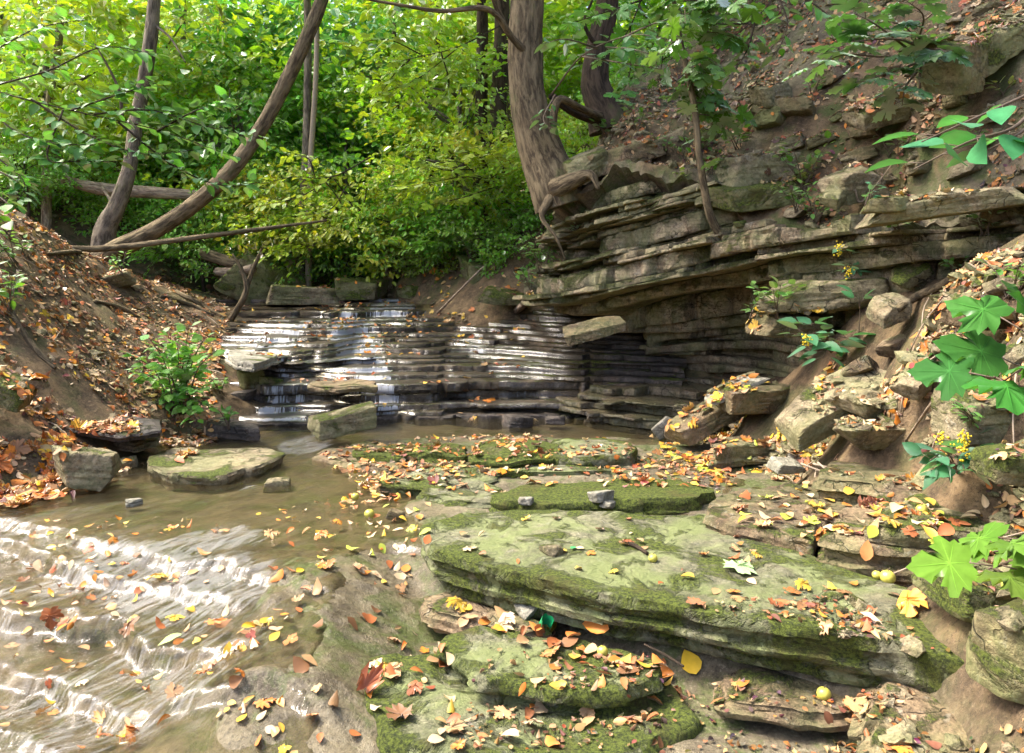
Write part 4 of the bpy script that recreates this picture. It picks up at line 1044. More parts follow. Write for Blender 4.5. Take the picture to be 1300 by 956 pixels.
trunk_tree('thick_tree', [A(712, 262, 6.55), A(706, 243, 6.55), A(692, 205, 6.6), A(676, 155, 6.6), A(668, 105, 6.6), A(667, 55, 6.6), A(669, 0, 6.6), A(672, -90, 6.6), A(672, -230, 6.6)], [.20, .195, .18, .15, .135, .13, .126, .12, .09],
           'thickest trunk rooted on the end of the cliff', 'bark', nseg=40, ridge=.13, seed=5, crown=(0, A(700, -620, 6.6), 1.2, MG),
           branches=[([A(668, 66, 6.5), A(650, 48, 6.4), A(620, 12, 6.2), A(560, 14, 6.1), A(500, 5, 6.0), A(450, -4, 6.0)], [.035, .028, .022, .016, .012, .008]),
                     ([A(640, 30, 6.4), A(630, 8, 6.3), A(622, -20, 6.2)], [.025, .022, .02]),
                     ([A(700, 180, 6.5), A(708, 128, 6.5), A(738, 138, 6.7), A(765, 150, 7.2)], [.03, .033, .03, .035]),
                     ([A(706, 240, 6.4), A(730, 228, 6.25), A(750, 222, 6.15), A(760, 240, 6.1)], [.09, .06, .035, .015]),
                     ([A(700, 250, 6.4), A(688, 275, 6.3), A(705, 300, 6.2), A(718, 330, 6.2)], [.05, .02, .012, .006])])
trunk_tree('dark_tree', [A(775, 165, 7.3), A(768, 140, 7.3), A(756, 110, 7.3), A(757, 75, 7.3), A(766, 30, 7.3), A(771, 0, 7.3), A(776, -100, 7.3), A(770, -230, 7.3)], [.19, .16, .125, .11, .10, .095, .09, .07],
           'darker second trunk just right of the thickest trunk', 'bark_dark', nseg=24, ridge=.12, seed=8, crown=(1, A(850, -600, 7.3), 1.2, MG),
           branches=[([A(768, 150, 7.2), A(745, 148, 7.1), A(722, 138, 6.9), A(700, 122, 6.7)], [.07, .05, .04, .03]), ([A(757, 60, 7.2), A(742, 30, 7.1), A(752, 0, 7.0)], [.02, .015, .01])])
thin = [(391, 240, -20, 9.7, .035, 'paletwig', 'thin pale sapling trunk right of the leaning trunk'), (380, 190, -20, 9.8, .05, 'bark_grey', 'thin grey trunk close behind the leaning trunk'),
        (59, 140, -20, 9.9, .05, 'deadwood', 'pale bare trunk at the top left'), (8, 130, -20, 12, .07, 'bark_grey', 'grey trunk at the left edge of the wood'),
        (606, 270, -20, 10.2, .08, 'bark_dark', 'dark trunk in the shade left of the thickest trunk'), (627, 265, -20, 10.0, .10, 'bark_dark', 'broad dark trunk beside the shaded trunk'), (640, 275, -20, 10.4, .06, 'bark', 'brown trunk right behind the broad dark trunk'),
        (548, 225, -20, 11.5, .045, 'bark_dark', 'slim dark stem in the centre of the wood'), (865, 90, -20, 8.8, .06, 'bark', 'slim brown trunk behind the maple sapling'), (985, 70, -20, 9.0, .05, 'bark_dark', 'slim dark trunk on the hillside crest'), (496, 300, 200, 10.2, .06, 'deadwood', 'short broken pale stump behind the waterfall')]
for (a, b, b2, Y, r, bk, l) in thin:
    p = A(a, b, Y); z0 = gnd(p[0], p[1]); base = np.array([p[0], p[1], z0 - .1]); top = A(a + (6 if b2 < 0 else 2), b2, Y)
    if b2 < 0: top = top + [0, 0, 1.5]
    rng = np.random.default_rng(int(a)); root = empty('slim_tree' if b2 < 0 else 'tree_stump', base, l, 'tree' if b2 < 0 else 'stump', 'slim trunks in the wood' if b2 < 0 else None)
    w = lambda k: base + (top - base) * k + np.array([rng.normal(0, .07), rng.normal(0, .07), 0])
    tube_obj('trunk', [tube([base, w(.3), w(.6), top], [r * 1.2, r, r * .9, r * .7], 10, .08, int(a), n=26)], M[bk], root, base)
    if b2 < 0:
        cr = link('crown', CROWNS[2], root, top - base + [0, 0, .6]); cr.scale = (.5, .5, .5); cr.color = (*MG, 1)

# ---- leafy saplings whose separate leaves one can see
def twig_plant(name, label, cat, stems, leafs, color, tpl, seed, group=None, bark='twig', flowers=None, jitter=.35, curl=1.0, mat_='leaf', face=(0, 0, 0)):
    """stems: list of (points, radii); leafs: (count per stem, leaf size, from fraction, drop)"""
    rng = np.random.default_rng(seed)
    o = np.array(stems[0][0][0], float)
    root = empty(name, o, label, cat, group)
    cnt, size, t0, dropv = leafs; parts = []
    stalks = []
    for (p, r) in stems:
        C = catmull(p, 60); T = unit(np.gradient(C, axis=0))
        for j in range(cnt):
            t = t0 + (1 - t0) * (j + .5) / cnt; i = int(t * 59)
            side = 1 if j % 2 else -1
            tdir = T[i]; sd = unit(np.cross(tdir, [0, 0, 1.0]) + 1e-6)
            d = unit(sd * side + tdir * rng.uniform(.1, .9) + rng.normal(0, jitter, 3) - [0, 0, dropv])
            st = C[i] + d * size * .35 + [0, 0, size * .06]
            stalks.append(tube([C[i], st], [size * .014, size * .01], 4, n=3))
            nn = np.array([0, 0, 1.0]) + np.array(face) + rng.normal(0, jitter, 3)
            col = np.clip(np.array([[1, 1, 1.0]]) * (1 + rng.normal(0, .14)) + rng.normal(0, .06, (1, 3)), .3, 2)
            parts.append(leaves(st[None], d[None], nn[None], np.array([size * rng.uniform(.65, 1.15)]), col, tpl, np.array([curl * rng.uniform(.5, 1.8)])))
    lo_ = leaf_obj('leaves', [(V - o, f, c) for V, f, c in parts], root, color=color, material=mat_, smooth=True)
    tube_obj('stem', [tube(p, r, 6, n=len(p) * 5) for p, r in stems] + stalks, M[bark], root, o)
    if flowers:
        D, Fc = ico(1); pieces = []
        for (c, axis, n, rr) in flowers:
            for j in range(n):
                q = np.array(c) + np.array(axis) * j / n + rng.normal(0, rr, 3)
                pieces.append((q + D * rng.uniform(.003, .006), tri_to_quad(Fc)))
        tube_obj('flower', pieces, M['flower'], root, o)
    return root
GREEN, BLUEG, FRESH, LIME = (.09, .22, .028), (.05, .19, .08), (.10, .25, .038), (.24, .34, .035)
def pstem(pts, r0=.008, r1=.002): return ([A(*p) for p in pts], [r0, (r0 + r1) / 2, r1])
def shoots(base, n, h, spread, seed, lean=(0, 0, 0), up=1.0):
    rng = np.random.default_rng(seed); out = []
    b = np.array(base)
    for i in range(n):
        a = rng.uniform(0, 6.28); d = np.array([math.cos(a) * spread, math.sin(a) * spread, up]) * rng.uniform(.6, 1.1) + np.array(lean)
        m_ = b + d * h * .5 + [0, 0, h * .06]; e = b + d * h - [0, 0, h * .10]
        out.append(([b + rng.normal(0, .015, 3) * [1, 1, 0], m_, e], [.004, .003, .0015]))
    return out

# bush on the leafy earth bank
b0 = hit(228, 520)[0]
st = []
rng = np.random.default_rng(3)
for (a, b) in [(165, 450), (190, 430), (215, 420), (240, 412), (262, 425), (275, 445), (180, 480), (205, 465), (230, 450), (250, 470), (215, 500), (235, 515), (250, 535), (200, 440), (225, 435), (165, 470), (255, 495), (245, 440), (210, 520), (262, 520)]:
    e = A(a, b, b0[1] - .18 + rng.uniform(-.3, .25)); st.append(([b0 + rng.normal(0, .03, 3) * [1, 1, 0], (b0 + e) / 2 + [0, 0, .08], e], [.006, .004, .002]))
twig_plant('leafy_bush', 'bright green leafy bush growing on the leafy earth bank beside the waterfall', 'bush', st, (22, .078, .2, .15), (.15, .36, .05), 'broad', 31)
for i, (a, b, n, h, sp, sz, colr, tpl, l) in enumerate([
    (14, 400, 7, .30, .5, .07, GREEN, 'leaf', 'green ferny plant at the left edge of the bank'), (20, 335, 6, .22, .5, .06, GREEN, 'leaf', 'smaller green plant higher on the leafy earth bank'),
    (30, 325, 3, .12, .5, .05, GREEN, 'leaf', 'tiny green seedling on the leafy earth bank by the smaller plant'),
    (205, 332, 5, .25, .5, .06, GREEN, 'leaf', 'green weeds under the leaning trunk'), (155, 350, 4, .2, .5, .06, FRESH, 'leaf', 'tuft of green leaves by the grey stone on the leafy earth bank'), (232, 365, 5, .3, .4, .06, GREEN, 'leaf', 'green weeds on the bank left of the waterfall top'),
    (280, 500, 5, .12, .6, .05, FRESH, 'leaf', 'low green plant beside the left cascade'), (290, 545, 4, .14, .4, .05, FRESH, 'leaf', 'thin green plant at the edge of the creek under the bush'),
    (690, 345, 7, .32, .5, .07, FRESH, 'leaf', 'green plant on the rocks at the end of the cliff'), (672, 370, 5, .22, .5, .06, FRESH, 'leaf', 'small green plant below the plant at the cliff end'), (540, 350, 5, .25, .5, .06, MG, 'leaf', 'weeds on the bank above the ledges'),
    (600, 330, 6, .3, .5, .07, FRESH, 'leaf', 'leafy weeds between the mossy rocks above the falls'),
    (985, 405, 5, .22, .6, .07, GREEN, 'leaf', 'small green plant growing from the dark cliff face'), (952, 405, 3, .12, .5, .05, GREEN, 'leaf', 'tiny green plant left of the plant on the dark cliff face'),
    (1020, 245, 6, .32, .5, .07, GREEN, 'leaf', 'upright green plant above the cliff band'), (1035, 285, 6, .2, .7, .05, FRESH, 'leaf', 'patch of small green leaves on the cliff band'), (1010, 270, 4, .2, .6, .05, FRESH, 'leaf', 'green seedlings left of the leaf patch on the cliff band'),
    (1100, 262, 2, .1, .5, .05, BLUEG, 'leaf', 'tiny blue-green seedling on the cliff band'), (1285, 380, 6, .16, .7, .05, FRESH, 'leaf', 'low green leaves on the rubbly bank above the maple leaves'), (1215, 350, 3, .1, .6, .04, FRESH, 'leaf', 'small green weed on the rubbly bank'),
    (870, 235, 3, .1, .6, .05, LIME, 'leaf', 'lime green seedling on the cliff face'), (893, 270, 2, .09, .6, .05, LIME, 'leaf', 'tiny lime seedling beside the foot of the sapling'), (935, 190, 4, .16, .6, .06, GREEN, 'leaf', 'small plant in shade right of the sapling stem'),
    (1240, 545, 4, .1, .7, .04, FRESH, 'leaf', 'light green weed by the pale block on the rubbly bank'), (1185, 480, 2, .08, .6, .05, BLUEG, 'broad', 'two round blue-green leaves on the rubbly bank'),
    (1250, 300, 4, .14, .7, .04, FRESH, 'leaf', 'green weed on the mossy rubbly bank'), (730, 300, 3, .1, .6, .04, GREEN, 'leaf', 'tiny plant on the cliff end below the thick trunk'),
    (1140, 300, 3, .12, .5, .05, GREEN, 'leaf', 'green seedling on the edge of the cliff band'), (810, 165, 4, .2, .5, .06, GREEN, 'leaf', 'green plant on the cliff top beside the dark trunk'), (770, 175, 4, .2, .5, .06, FRESH, 'leaf', 'green seedlings at the foot of the dark trunk')]):
    p = hit(a, b)[0]
    twig_plant('small_plant', l, 'plant', shoots(p, n, h * 1.15, sp, 400 + i, (-.15, -.25, 0)), (8, sz, .25, .1), colr, tpl, 500 + i, 'small green plants on the banks')
rng = np.random.default_rng(88)
for i in range(26):
    a, b = rng.uniform(800, 1290), rng.uniform(40, 300)
    p, nn = hit(a, b)
    if p is None or p[1] > 7.5 or p[1] < 3.5 or nn[2] < .3: continue
    twig_plant('small_plant', 'little green seedling scattered on the steep hillside', 'plant', shoots(p, int(rng.integers(2, 6)), rng.uniform(.08, .22), .6, 700 + i, (-.1, -.2, 0)), (6, rng.uniform(.035, .06), .25, .1), (GREEN, FRESH, LIME)[i % 3], 'leaf', 730 + i, 'little seedlings scattered on the steep hillside')
# yellow-flowered plants on the rubbly bank
def flowering(px, py, tips, size, label, seed, fl):
    p = hit(px, py)[0]; st = []
    for (a, b, dy) in tips:
        e = A(a, b, p[1] + dy); st.append(([p, (p + e) / 2 + [0, 0, .05], e], [.004, .003, .002]))
    fls = [(A(a, b, p[1] + dy), (0, 0, -hh), n, .012) for a, b, dy, hh, n in fl]
    twig_plant('flowering_plant', label, 'plant', st, (6, size, .35, .12), BLUEG, 'leaf', seed, 'yellow-flowered plants on the rubbly bank', flowers=fls)
flowering(1055, 448, [(1010, 425, -.3), (1030, 440, -.35), (1060, 440, -.35), (1075, 430, -.25), (1045, 455, -.35), (1020, 410, -.2)], .13, 'blue-green plant with a yellow flower head below the long pale block', 601, [(1024, 425, -.36, .05, 40)])
flowering(1085, 345, [(1068, 318, -.2), (1075, 345, -.2), (1085, 350, -.15)], .07, 'small plant with yellow flower spikes on the cliff band', 602, [(1065, 308, -.2, .08, 30), (1078, 340, -.2, .05, 25)])
flowering(1215, 600, [(1180, 585, -.15), (1195, 590, -.2), (1215, 590, -.2), (1240, 575, -.15), (1205, 610, -.2), (1225, 600, -.2)], .10, 'blue-green plant with yellow flower spikes near the right edge', 603, [(1224, 548, -.2, .09, 60), (1198, 552, -.2, .03, 16)])
p = hit(1090, 425)[0]
twig_plant('single_stem_plant', 'thin single-stemmed plant with blue-green leaves below the cliff band', 'plant', [([p, p + [0, -.02, .12], A(1090, 378, p[1] - .05)], [.004, .003, .003])], (4, .11, .75, 0), BLUEG, 'leaf', 604)

# maple sapling on the cliff and the boughs that hang beside it
sp = hit(915, 300)[0]
Ys = sp[1]
bs = [([sp, A(900, 268, Ys - .05), A(888, 200, Ys - .1), A(882, 140, Ys - .1), A(870, 80, Ys - .1), A(858, 20, Ys - .1), A(850, -60, Ys - .1)], [.032, .028, .024, .022, .02, .016, .012])]
rng = np.random.default_rng(9)
tips = [(935, 55), (920, 90), (905, 20), (960, 60), (880, 110), (860, 130), (915, 130), (945, 150), (840, 70), (900, 100), (930, 20), (870, 30), (960, 10), (890, 140), (925, 165), (840, 15)]
for (a, b) in tips:
    e = A(a, b, Ys - .1 + rng.uniform(-.5, .3)); o_ = A(872 + (b - 60) * .1, b - 20, Ys - .1)
    bs.append(([o_, (o_ + e) / 2 + [0, 0, .04], e], [.006, .004, .002]))
twig_plant('maple_sapling', 'slender maple sapling with broad lobed leaves growing on the cliff', 'sapling', bs, (8, .13, .25, .45), GREEN, 'maple', 41, bark='bark', jitter=.4)
def bough(label, cat_, base, branches, leafs, color, tpl, seed, name='leafy_branch', bark='twig', group=None, **k):
    o_ = A(*base); st = []
    for ps in branches:
        st.append(([A(*q) for q in ps], list(np.linspace(.008, .002, len(ps)))))
    st[0][0][0] = o_
    return twig_plant(name, label, cat_, st, leafs, color, tpl, seed, group, bark, **k)
bough('leafy bough with horizontal sprays in front of the two big trunks', 'branch', (700, 120, 6.4), [[(700, 120, 6.4), (740, 70, 6.0), (800, 45, 5.6), (850, 50, 5.4)], [(740, 72, 6.0), (790, 80, 5.6), (840, 88, 5.5)], [(760, 62, 5.9), (720, 50, 5.6), (690, 55, 5.5)], [(790, 48, 5.7), (830, 30, 5.5), (870, 20, 5.4)], [(770, 60, 5.8), (800, 62, 5.5), (830, 70, 5.4)], [(705, 120, 6.3), (690, 150, 6.2), (700, 165, 6.1)]], (12, .105, .15, .1), (.06, .17, .045), 'leaf', 42)
mp = hit(1175, 110)[0]
bough('young maple with wide flat leaves rising from the hillside', 'sapling', (1168, 112, mp[1]), [[(1168, 112, mp[1]), (1166, 60, 4.6), (1150, 35, 4.5), (1120, 25, 4.4)], [(1165, 70, 4.6), (1120, 72, 4.4), (1070, 70, 4.3), (1030, 88, 4.2)], [(1166, 60, 4.6), (1140, 50, 4.4), (1090, 52, 4.3), (1060, 62, 4.2)], [(1165, 80, 4.6), (1130, 92, 4.4), (1095, 104, 4.3)], [(1166, 50, 4.6), (1172, 20, 4.4), (1150, 0, 4.3)], [(1165, 66, 4.6), (1190, 62, 4.4), (1200, 66, 4.3)], [(1150, 60, 4.5), (1110, 30, 4.3), (1080, 15, 4.3)], [(1165, 90, 4.6), (1150, 110, 4.4), (1145, 135, 4.4)]], (8, .15, .25, .1), (.055, .165, .035), 'maple', 43, name='maple_sapling', bark='twig', jitter=.25)
bough('branch of long blue-green leaves reaching in from the right edge', 'branch', (1400, 90, 2.6), [[(1400, 90, 2.6), (1330, 110, 2.5), (1260, 140, 2.4), (1170, 180, 2.35)], [(1330, 112, 2.5), (1290, 160, 2.4), (1230, 180, 2.35), (1160, 215, 2.3)], [(1320, 130, 2.5), (1300, 165, 2.4), (1255, 190, 2.4)]], (6, .13, .35, .12), (.05, .20, .085), 'leaf', 44, jitter=.3, mat_='near_leaf')
bough('spray of big fresh green maple leaves at the right edge above the creek', 'branch', (1390, 560, 2.2), [[(1390, 560, 2.2), (1330, 500, 2.1), (1300, 460, 2.05)], [(1340, 510, 2.1), (1320, 440, 2.05), (1300, 420, 2.0)], [(1330, 500, 2.1), (1290, 490, 2.05), (1262, 478, 2.0)]], (3, .20, .72, .0), (.05, .175, .032), 'maple', 45, jitter=.3, curl=1.2, mat_='near_leaf', face=(-.2, -1.0, 0))
bough('low spray of yellow-spotted maple leaves beside the big slab', 'branch', (1400, 720, 1.9), [[(1400, 720, 1.9), (1330, 700, 1.85), (1262, 700, 1.8)], [(1340, 702, 1.85), (1290, 712, 1.8), (1255, 722, 1.75)], [(1350, 706, 1.9), (1320, 690, 1.85), (1285, 684, 1.8)]], (3, .155, .72, .15), (.12, .23, .03), 'maple', 46, jitter=.3, curl=1.3, mat_='near_leaf', face=(-.2, -.55, 0))
bough('bright yellow-green maple spray spreading in layers left of the thick trunk', 'branch', (690, 150, 8.6), [[(650, 260, 8.9), (625, 225, 8.6), (580, 205, 8.3), (520, 215, 8.2)], [(640, 245, 8.8), (600, 225, 8.4), (545, 232, 8.2), (500, 240, 8.1)], [(625, 226, 8.6), (610, 200, 8.4), (570, 190, 8.2)], [(640, 246, 8.8), (640, 215, 8.4), (625, 195, 8.2)], [(632, 236, 8.7), (590, 250, 8.3), (540, 262, 8.2)], [(600, 215, 8.4), (560, 215, 8.2), (530, 200, 8.1)]], (16, .12, .2, .15), (.36, .50, .03), 'maple', 51, bark='bark_dark')
bough('yellow maple spray hanging high beside the long dark branch', 'branch', (640, 30, 8.4), [[(640, 30, 8.4), (580, 60, 8.2), (520, 75, 8.0), (450, 95, 7.9)], [(580, 62, 8.2), (530, 100, 8.0), (480, 120, 7.9)], [(540, 72, 8.1), (490, 50, 8.0), (440, 60, 7.9)], [(560, 66, 8.1), (570, 110, 8.0), (550, 140, 7.9)], [(520, 76, 8.0), (500, 95, 7.9), (470, 140, 7.9)]], (16, .12, .15, .15), (.30, .46, .03), 'maple', 52, bark='bark_dark')
bough('fresh green spray under the curve of the leaning trunk', 'branch', (470, 200, 8.8), [[(470, 250, 8.9), (420, 225, 8.6), (370, 225, 8.4), (310, 240, 8.3)], [(420, 226, 8.6), (380, 250, 8.4), (330, 262, 8.3)], [(440, 236, 8.7), (420, 265, 8.4), (380, 275, 8.3)], [(400, 225, 8.5), (390, 200, 8.4), (360, 195, 8.3)]], (18, .11, .15, .15), (.32, .46, .04), 'leaf', 53, bark='bark_dark')
bough('green leafy bough hanging over the crest of the steep hillside', 'branch', (1010, -60, 6.0), [[(1010, -60, 6.0), (980, 0, 5.8), (940, 40, 5.6), (890, 70, 5.5)], [(985, -10, 5.8), (1000, 30, 5.6), (985, 70, 5.5)], [(960, 20, 5.7), (950, 60, 5.6), (930, 95, 5.5)], [(990, -20, 5.8), (1040, 10, 5.6), (1060, 30, 5.5)], [(950, 30, 5.7), (910, 30, 5.6), (870, 20, 5.5)]], (14, .11, .15, .2), (.10, .28, .035), 'leaf', 54, bark='bark_dark')
bough('green maple twigs hanging in front of the darker second trunk', 'branch', (830, -50, 6.2), [[(830, -50, 6.2), (810, 10, 6.0), (790, 50, 5.9), (750, 85, 5.8)], [(812, 8, 6.0), (840, 60, 5.9), (835, 110, 5.8)], [(800, 30, 6.0), (800, 90, 5.9), (785, 130, 5.8)], [(815, 0, 6.0), (770, 15, 5.9), (725, 30, 5.8)]], (11, .12, .15, .3), (.09, .27, .04), 'maple', 55, bark='bark_dark')
# dark leafy boughs reaching in on the left
bl = [[(-120, 60, 6.2), (-20, 110, 5.9), (90, 140, 5.7), (200, 165, 5.6), (300, 200, 5.6)], [(-20, 112, 5.9), (60, 90, 5.6), (130, 60, 5.4), (200, 70, 5.4)], [(40, 126, 5.8), (110, 170, 5.6), (180, 195, 5.5), (250, 190, 5.5)], [(-40, 105, 5.9), (10, 160, 5.6), (60, 180, 5.5), (120, 185, 5.4)], [(120, 145, 5.7), (190, 140, 5.5), (260, 160, 5.5), (330, 175, 5.6)],
      [(-60, 95, 6), (0, 60, 5.6), (50, 35, 5.4), (110, 25, 5.3)], [(150, 155, 5.6), (220, 210, 5.6), (280, 235, 5.6), (330, 232, 5.7)], [(-40, 120, 6), (-10, 190, 5.6), (30, 230, 5.5), (20, 260, 5.4)], [(200, 166, 5.6), (250, 140, 5.5), (290, 130, 5.5)], [(80, 140, 5.7), (60, 200, 5.5), (100, 205, 5.5), (150, 205, 5.5)], [(90, 140, 5.7), (150, 120, 5.5), (200, 105, 5.4)]]
bough('dark green leafy bough reaching across the left of the wood', 'branch', (-120, 60, 6.2), bl, (58, .10, .08, .2), (.085, .25, .05), 'leaf', 47, bark='bark_dark')
bough('green leafy twigs hanging at the left edge above the bank', 'branch', (-100, 200, 4.4), [[(-100, 200, 4.4), (-30, 230, 4.3), (15, 262, 4.2)], [(-60, 215, 4.4), (-10, 215, 4.2), (25, 232, 4.2)], [(-50, 220, 4.4), (-20, 262, 4.2), (10, 285, 4.2)]], (8, .10, .3, .2), GREEN, 'leaf', 48)

# shrub with two bare stems by the brink
q = hit(292, 408)[0]
r_ = empty('bare_shrub', q, 'small bare dark shrub with forked stems at the left of the falls', 'shrub')
tube_obj('stem', [tube([q, A(308, 380, q[1]), A(320, 345, q[1] - .05), A(335, 310, q[1] - .1)], [.035, .028, .022, .01], 10, .1, 3), tube([q + [.01, -.01, .02], A(312, 372, q[1] - .1), A(308, 345, q[1] - .1), A(295, 322, q[1] - .1)], [.032, .026, .02, .008], 10, .1, 4)], M['bark'], r_, q)
rng = np.random.default_rng(4)
leaf_obj('leaves', [spray(rng, A(a, b, q[1] - .1) - q, (0, -.3, .2), .16, 16, .06, 'oval') for a, b in [(335, 305), (318, 300), (345, 318), (298, 318), (328, 322)]], r_, color=(.16, .2, .02))

# dead wood
def log(label, pts, R, bark, name='fallen_log', cat='log', seed=1, stubs=()):
    P = [np.array(p) for p in pts]; o_ = P[0]
    parts = [tube(P, R, 14, .10, seed, n=max(10, len(P) * 10))]
    V, Fq = join(parts)
    ob = tag(link(name, mesh(name, V[:, :3] - o_, quads_clean(Fq), M[bark], attrs={'Bark': V[:, 3:]}), None, o_), label, cat)
    for b, r in stubs: tube_obj('branch', [tube(b, r, 6, n=8)], M[bark], ob, o_)
log('long pale fallen log lying behind the straight left trunk', [A(80, 228, 9.6), A(130, 240, 9.6), A(190, 244, 9.6), A(250, 248, 9.7)], [.05, .075, .07, .06], 'deadwood', seed=11, stubs=[([A(130, 238, 9.5), A(140, 255, 9.2), A(138, 270, 9.0)], [.02, .015, .008])])
log('broken brown log end pointing at the brink slab', [A(258, 322, 9.5), A(290, 332, 9.4), A(318, 340, 9.3)], [.07, .065, .055], 'bark', seed=12)
log('shorter split log below the broken brown log', [A(275, 345, 9.4), A(300, 346, 9.3), A(322, 340, 9.2)], [.05, .06, .05], 'deadwood', seed=13)
log('pale sawn log leaning behind the brink slab', [A(362, 338, 9.7), A(385, 322, 9.9), A(408, 308, 10.1)], [.06, .06, .05], 'deadwood', seed=14)
log('brown branch lying along the top of the falls wood', [A(270, 300, 9), A(330, 292, 9.1), A(420, 278, 9.4)], [.02, .018, .01], 'bark', name='fallen_branch', cat='branch', seed=15)
log('reddish piece of driftwood on the ledges right of the waterfall', [hit(656, 398)[0] + [0, 0, .03], A(672, 380, 7.6), A(684, 368, 7.7)], [.035, .035, .025], 'deadwood', name='driftwood', cat='driftwood', seed=16)
log('thin dry stick leaning over the upper waterfall', [hit(555, 398)[0], A(590, 362, 7.9), A(614, 338, 8.0)], [.012, .010, .006], 'deadwood', name='stick', cat='stick', seed=17)
log('thin forked root crossing the slope above the fallen blocks', [hit(1140, 400)[0] + [0, 0, .03], hit(1165, 385)[0] + [0, 0, .04], hit(1195, 372)[0] + [0, 0, .04], hit(1240, 340)[0] + [0, 0, .03]], [.018, .022, .022, .014], 'bark', name='root', cat='root', seed=18)
log('long pale grass stalk standing on the rubbly bank', [hit(1150, 560)[0], A(1180, 515, 3.4), A(1215, 470, 3.35)], [.005, .005, .003], 'deadwood', name='stalk', cat='stick', seed=19)
log('thin pale twig upright on the hillside by the seedlings', [hit(1085, 240)[0], A(1095, 255, 4.9), A(1135, 205, 4.8)], [.006, .006, .003], 'deadwood', name='twig', cat='twig', seed=20)
log('pale twig high on the hillside beside the young maple', [hit(1160, 35)[0], A(1180, 20, 5.0), A(1205, -8, 5.0)], [.006, .006, .004], 'deadwood', name='twig', cat='twig', seed=21)
log('dark crooked twig lying on the big mossy slab', [hit(790, 690)[0] + [0, 0, .008], hit(805, 696)[0] + [0, 0, .012], hit(822, 706)[0] + [0, 0, .01]], [.004, .008, .006], 'bark_dark', name='twig', cat='twig', seed=22)
log('thin dark twig lying on leaves at the front of the big slab', [A(818, 818, 2.45), A(845, 832, 2.4), A(868, 846, 2.35)], [.003, .004, .003], 'bark_dark', name='twig', cat='twig', seed=23)
for i, (pts, l) in enumerate([([(60, 325), (100, 322), (140, 330)], 'brown root showing at the foot of the leaning trunk'), ([(190, 355), (225, 372), (262, 392), (285, 405)], 'thick root running down the bank to the bare shrub'), ([(205, 378), (240, 388), (272, 402)], 'thin root beside the thick root on the leafy earth bank'),
                              ([(60, 290), (95, 312), (130, 330)], 'root on the crest of the leafy earth bank'), ([(15, 400), (40, 440), (70, 470)], 'thin grey stick lying on the leafy earth bank'), ([(120, 385), (150, 392), (175, 404)], 'short root in the middle of the leafy earth bank')]):
    P = [hit(*q)[0] + [0, 0, .012] for q in pts]
    log(l, P, [.018, .022, .012], 'bark', name='root', cat='root', seed=30 + i)
hr = hit(1035, 600)[0]
r_ = empty('root_tangle', hr, 'tangle of thin pale roots hanging over the ledge by the grey stone', 'roots')
rng = np.random.default_rng(8)
tube_obj('roots', [tube([A(1015 + rng.uniform(0, 90), 592 + rng.uniform(-6, 8), 3.95), A(1030 + rng.uniform(0, 80), 606 + rng.uniform(-4, 8), 3.85), A(1030 + rng.uniform(0, 90), 622 + rng.uniform(0, 12), 3.8)], [.006, .004, .002], 5, n=10) for _ in range(14)], M['paletwig'], r_, hr)

def drop_hit(px, py):
    """what lies under a thing seen at a pixel: a steep face is stepped away from and the point dropped to the rock below"""
    p, n = hit(px, py)
    if n[2] < .55:
        q = p - np.array(ray(px, py)[:]) * .05
        r = BVH.ray_cast(Vector(q), Vector((0, 0, -1)))
        if r[0] is not None: return np.array(r[0]), np.array(r[1] if r[1].z > 0 else -r[1])
    return p, n

# fruit and the green scrap
for (a, b, s, l) in [(829, 713, .017, 'yellow apple on the middle of the big mossy slab'), (1127, 728, .026, 'yellow bruised apple on the right of the big slab'), (1046, 858, .021, 'yellow apple at the foot of the big slab'), (1283, 752, .024, 'green apple on the boulder under the spotted maple leaves'),
                     (469, 657, .024, 'round yellow apple in the shallow puddle'), (451, 634, .02, 'pale yellow apple at the edge of the brown puddle'), (765, 832, .018, 'pale apple among orange leaves at the front slab'), (1113, 733, .016, 'small yellow crab apple beside the bruised apple'), (1170, 653, .022, 'brown and yellow apple on the right ledge')]:
    p = drop_hit(a, b)[0]; D, Fc = ico(4)
    r = s * (1 - .16 * np.exp(-((D[:, 0] ** 2 + D[:, 1] ** 2) / .06)) + .03 * fbm(*(D * 1.5).T, int(a), 2))
    ap = tag(link('apple', mesh('apple', D * r[:, None] * [1, 1, .92], [Fc], M['fruit']), None, p + [0, 0, s * .75]), l, 'apple', 'fallen apples')
    tube_obj('stalk', [tube([[0, 0, s * .7], [s * .1, 0, s * 1.0], [s * .35, 0, s * 1.25]], [s * .06, s * .05, s * .06], 5, n=6)], M['twig'], ap, np.zeros(3))
p = hit(690, 800)[0]; th = np.linspace(-.4, 3.6, 20); hh = np.linspace(0, .045, 7)
V = np.array([[.022 * math.cos(t) * (1 + .15 * math.sin(3 * t + h * 60)), .022 * math.sin(t) * (1 + .2 * math.sin(2 * t)), h + .004 * math.sin(5 * t)] for h in hh for t in th])
tag(link('plastic_scrap', mesh('plastic_scrap', V, [grid_faces(7, 20)], M['green_scrap']), None, p + [0, 0, .002]), 'crumpled shiny green scrap beside the curled orange leaves', 'scrap').rotation_euler = (.3, .2, .4)

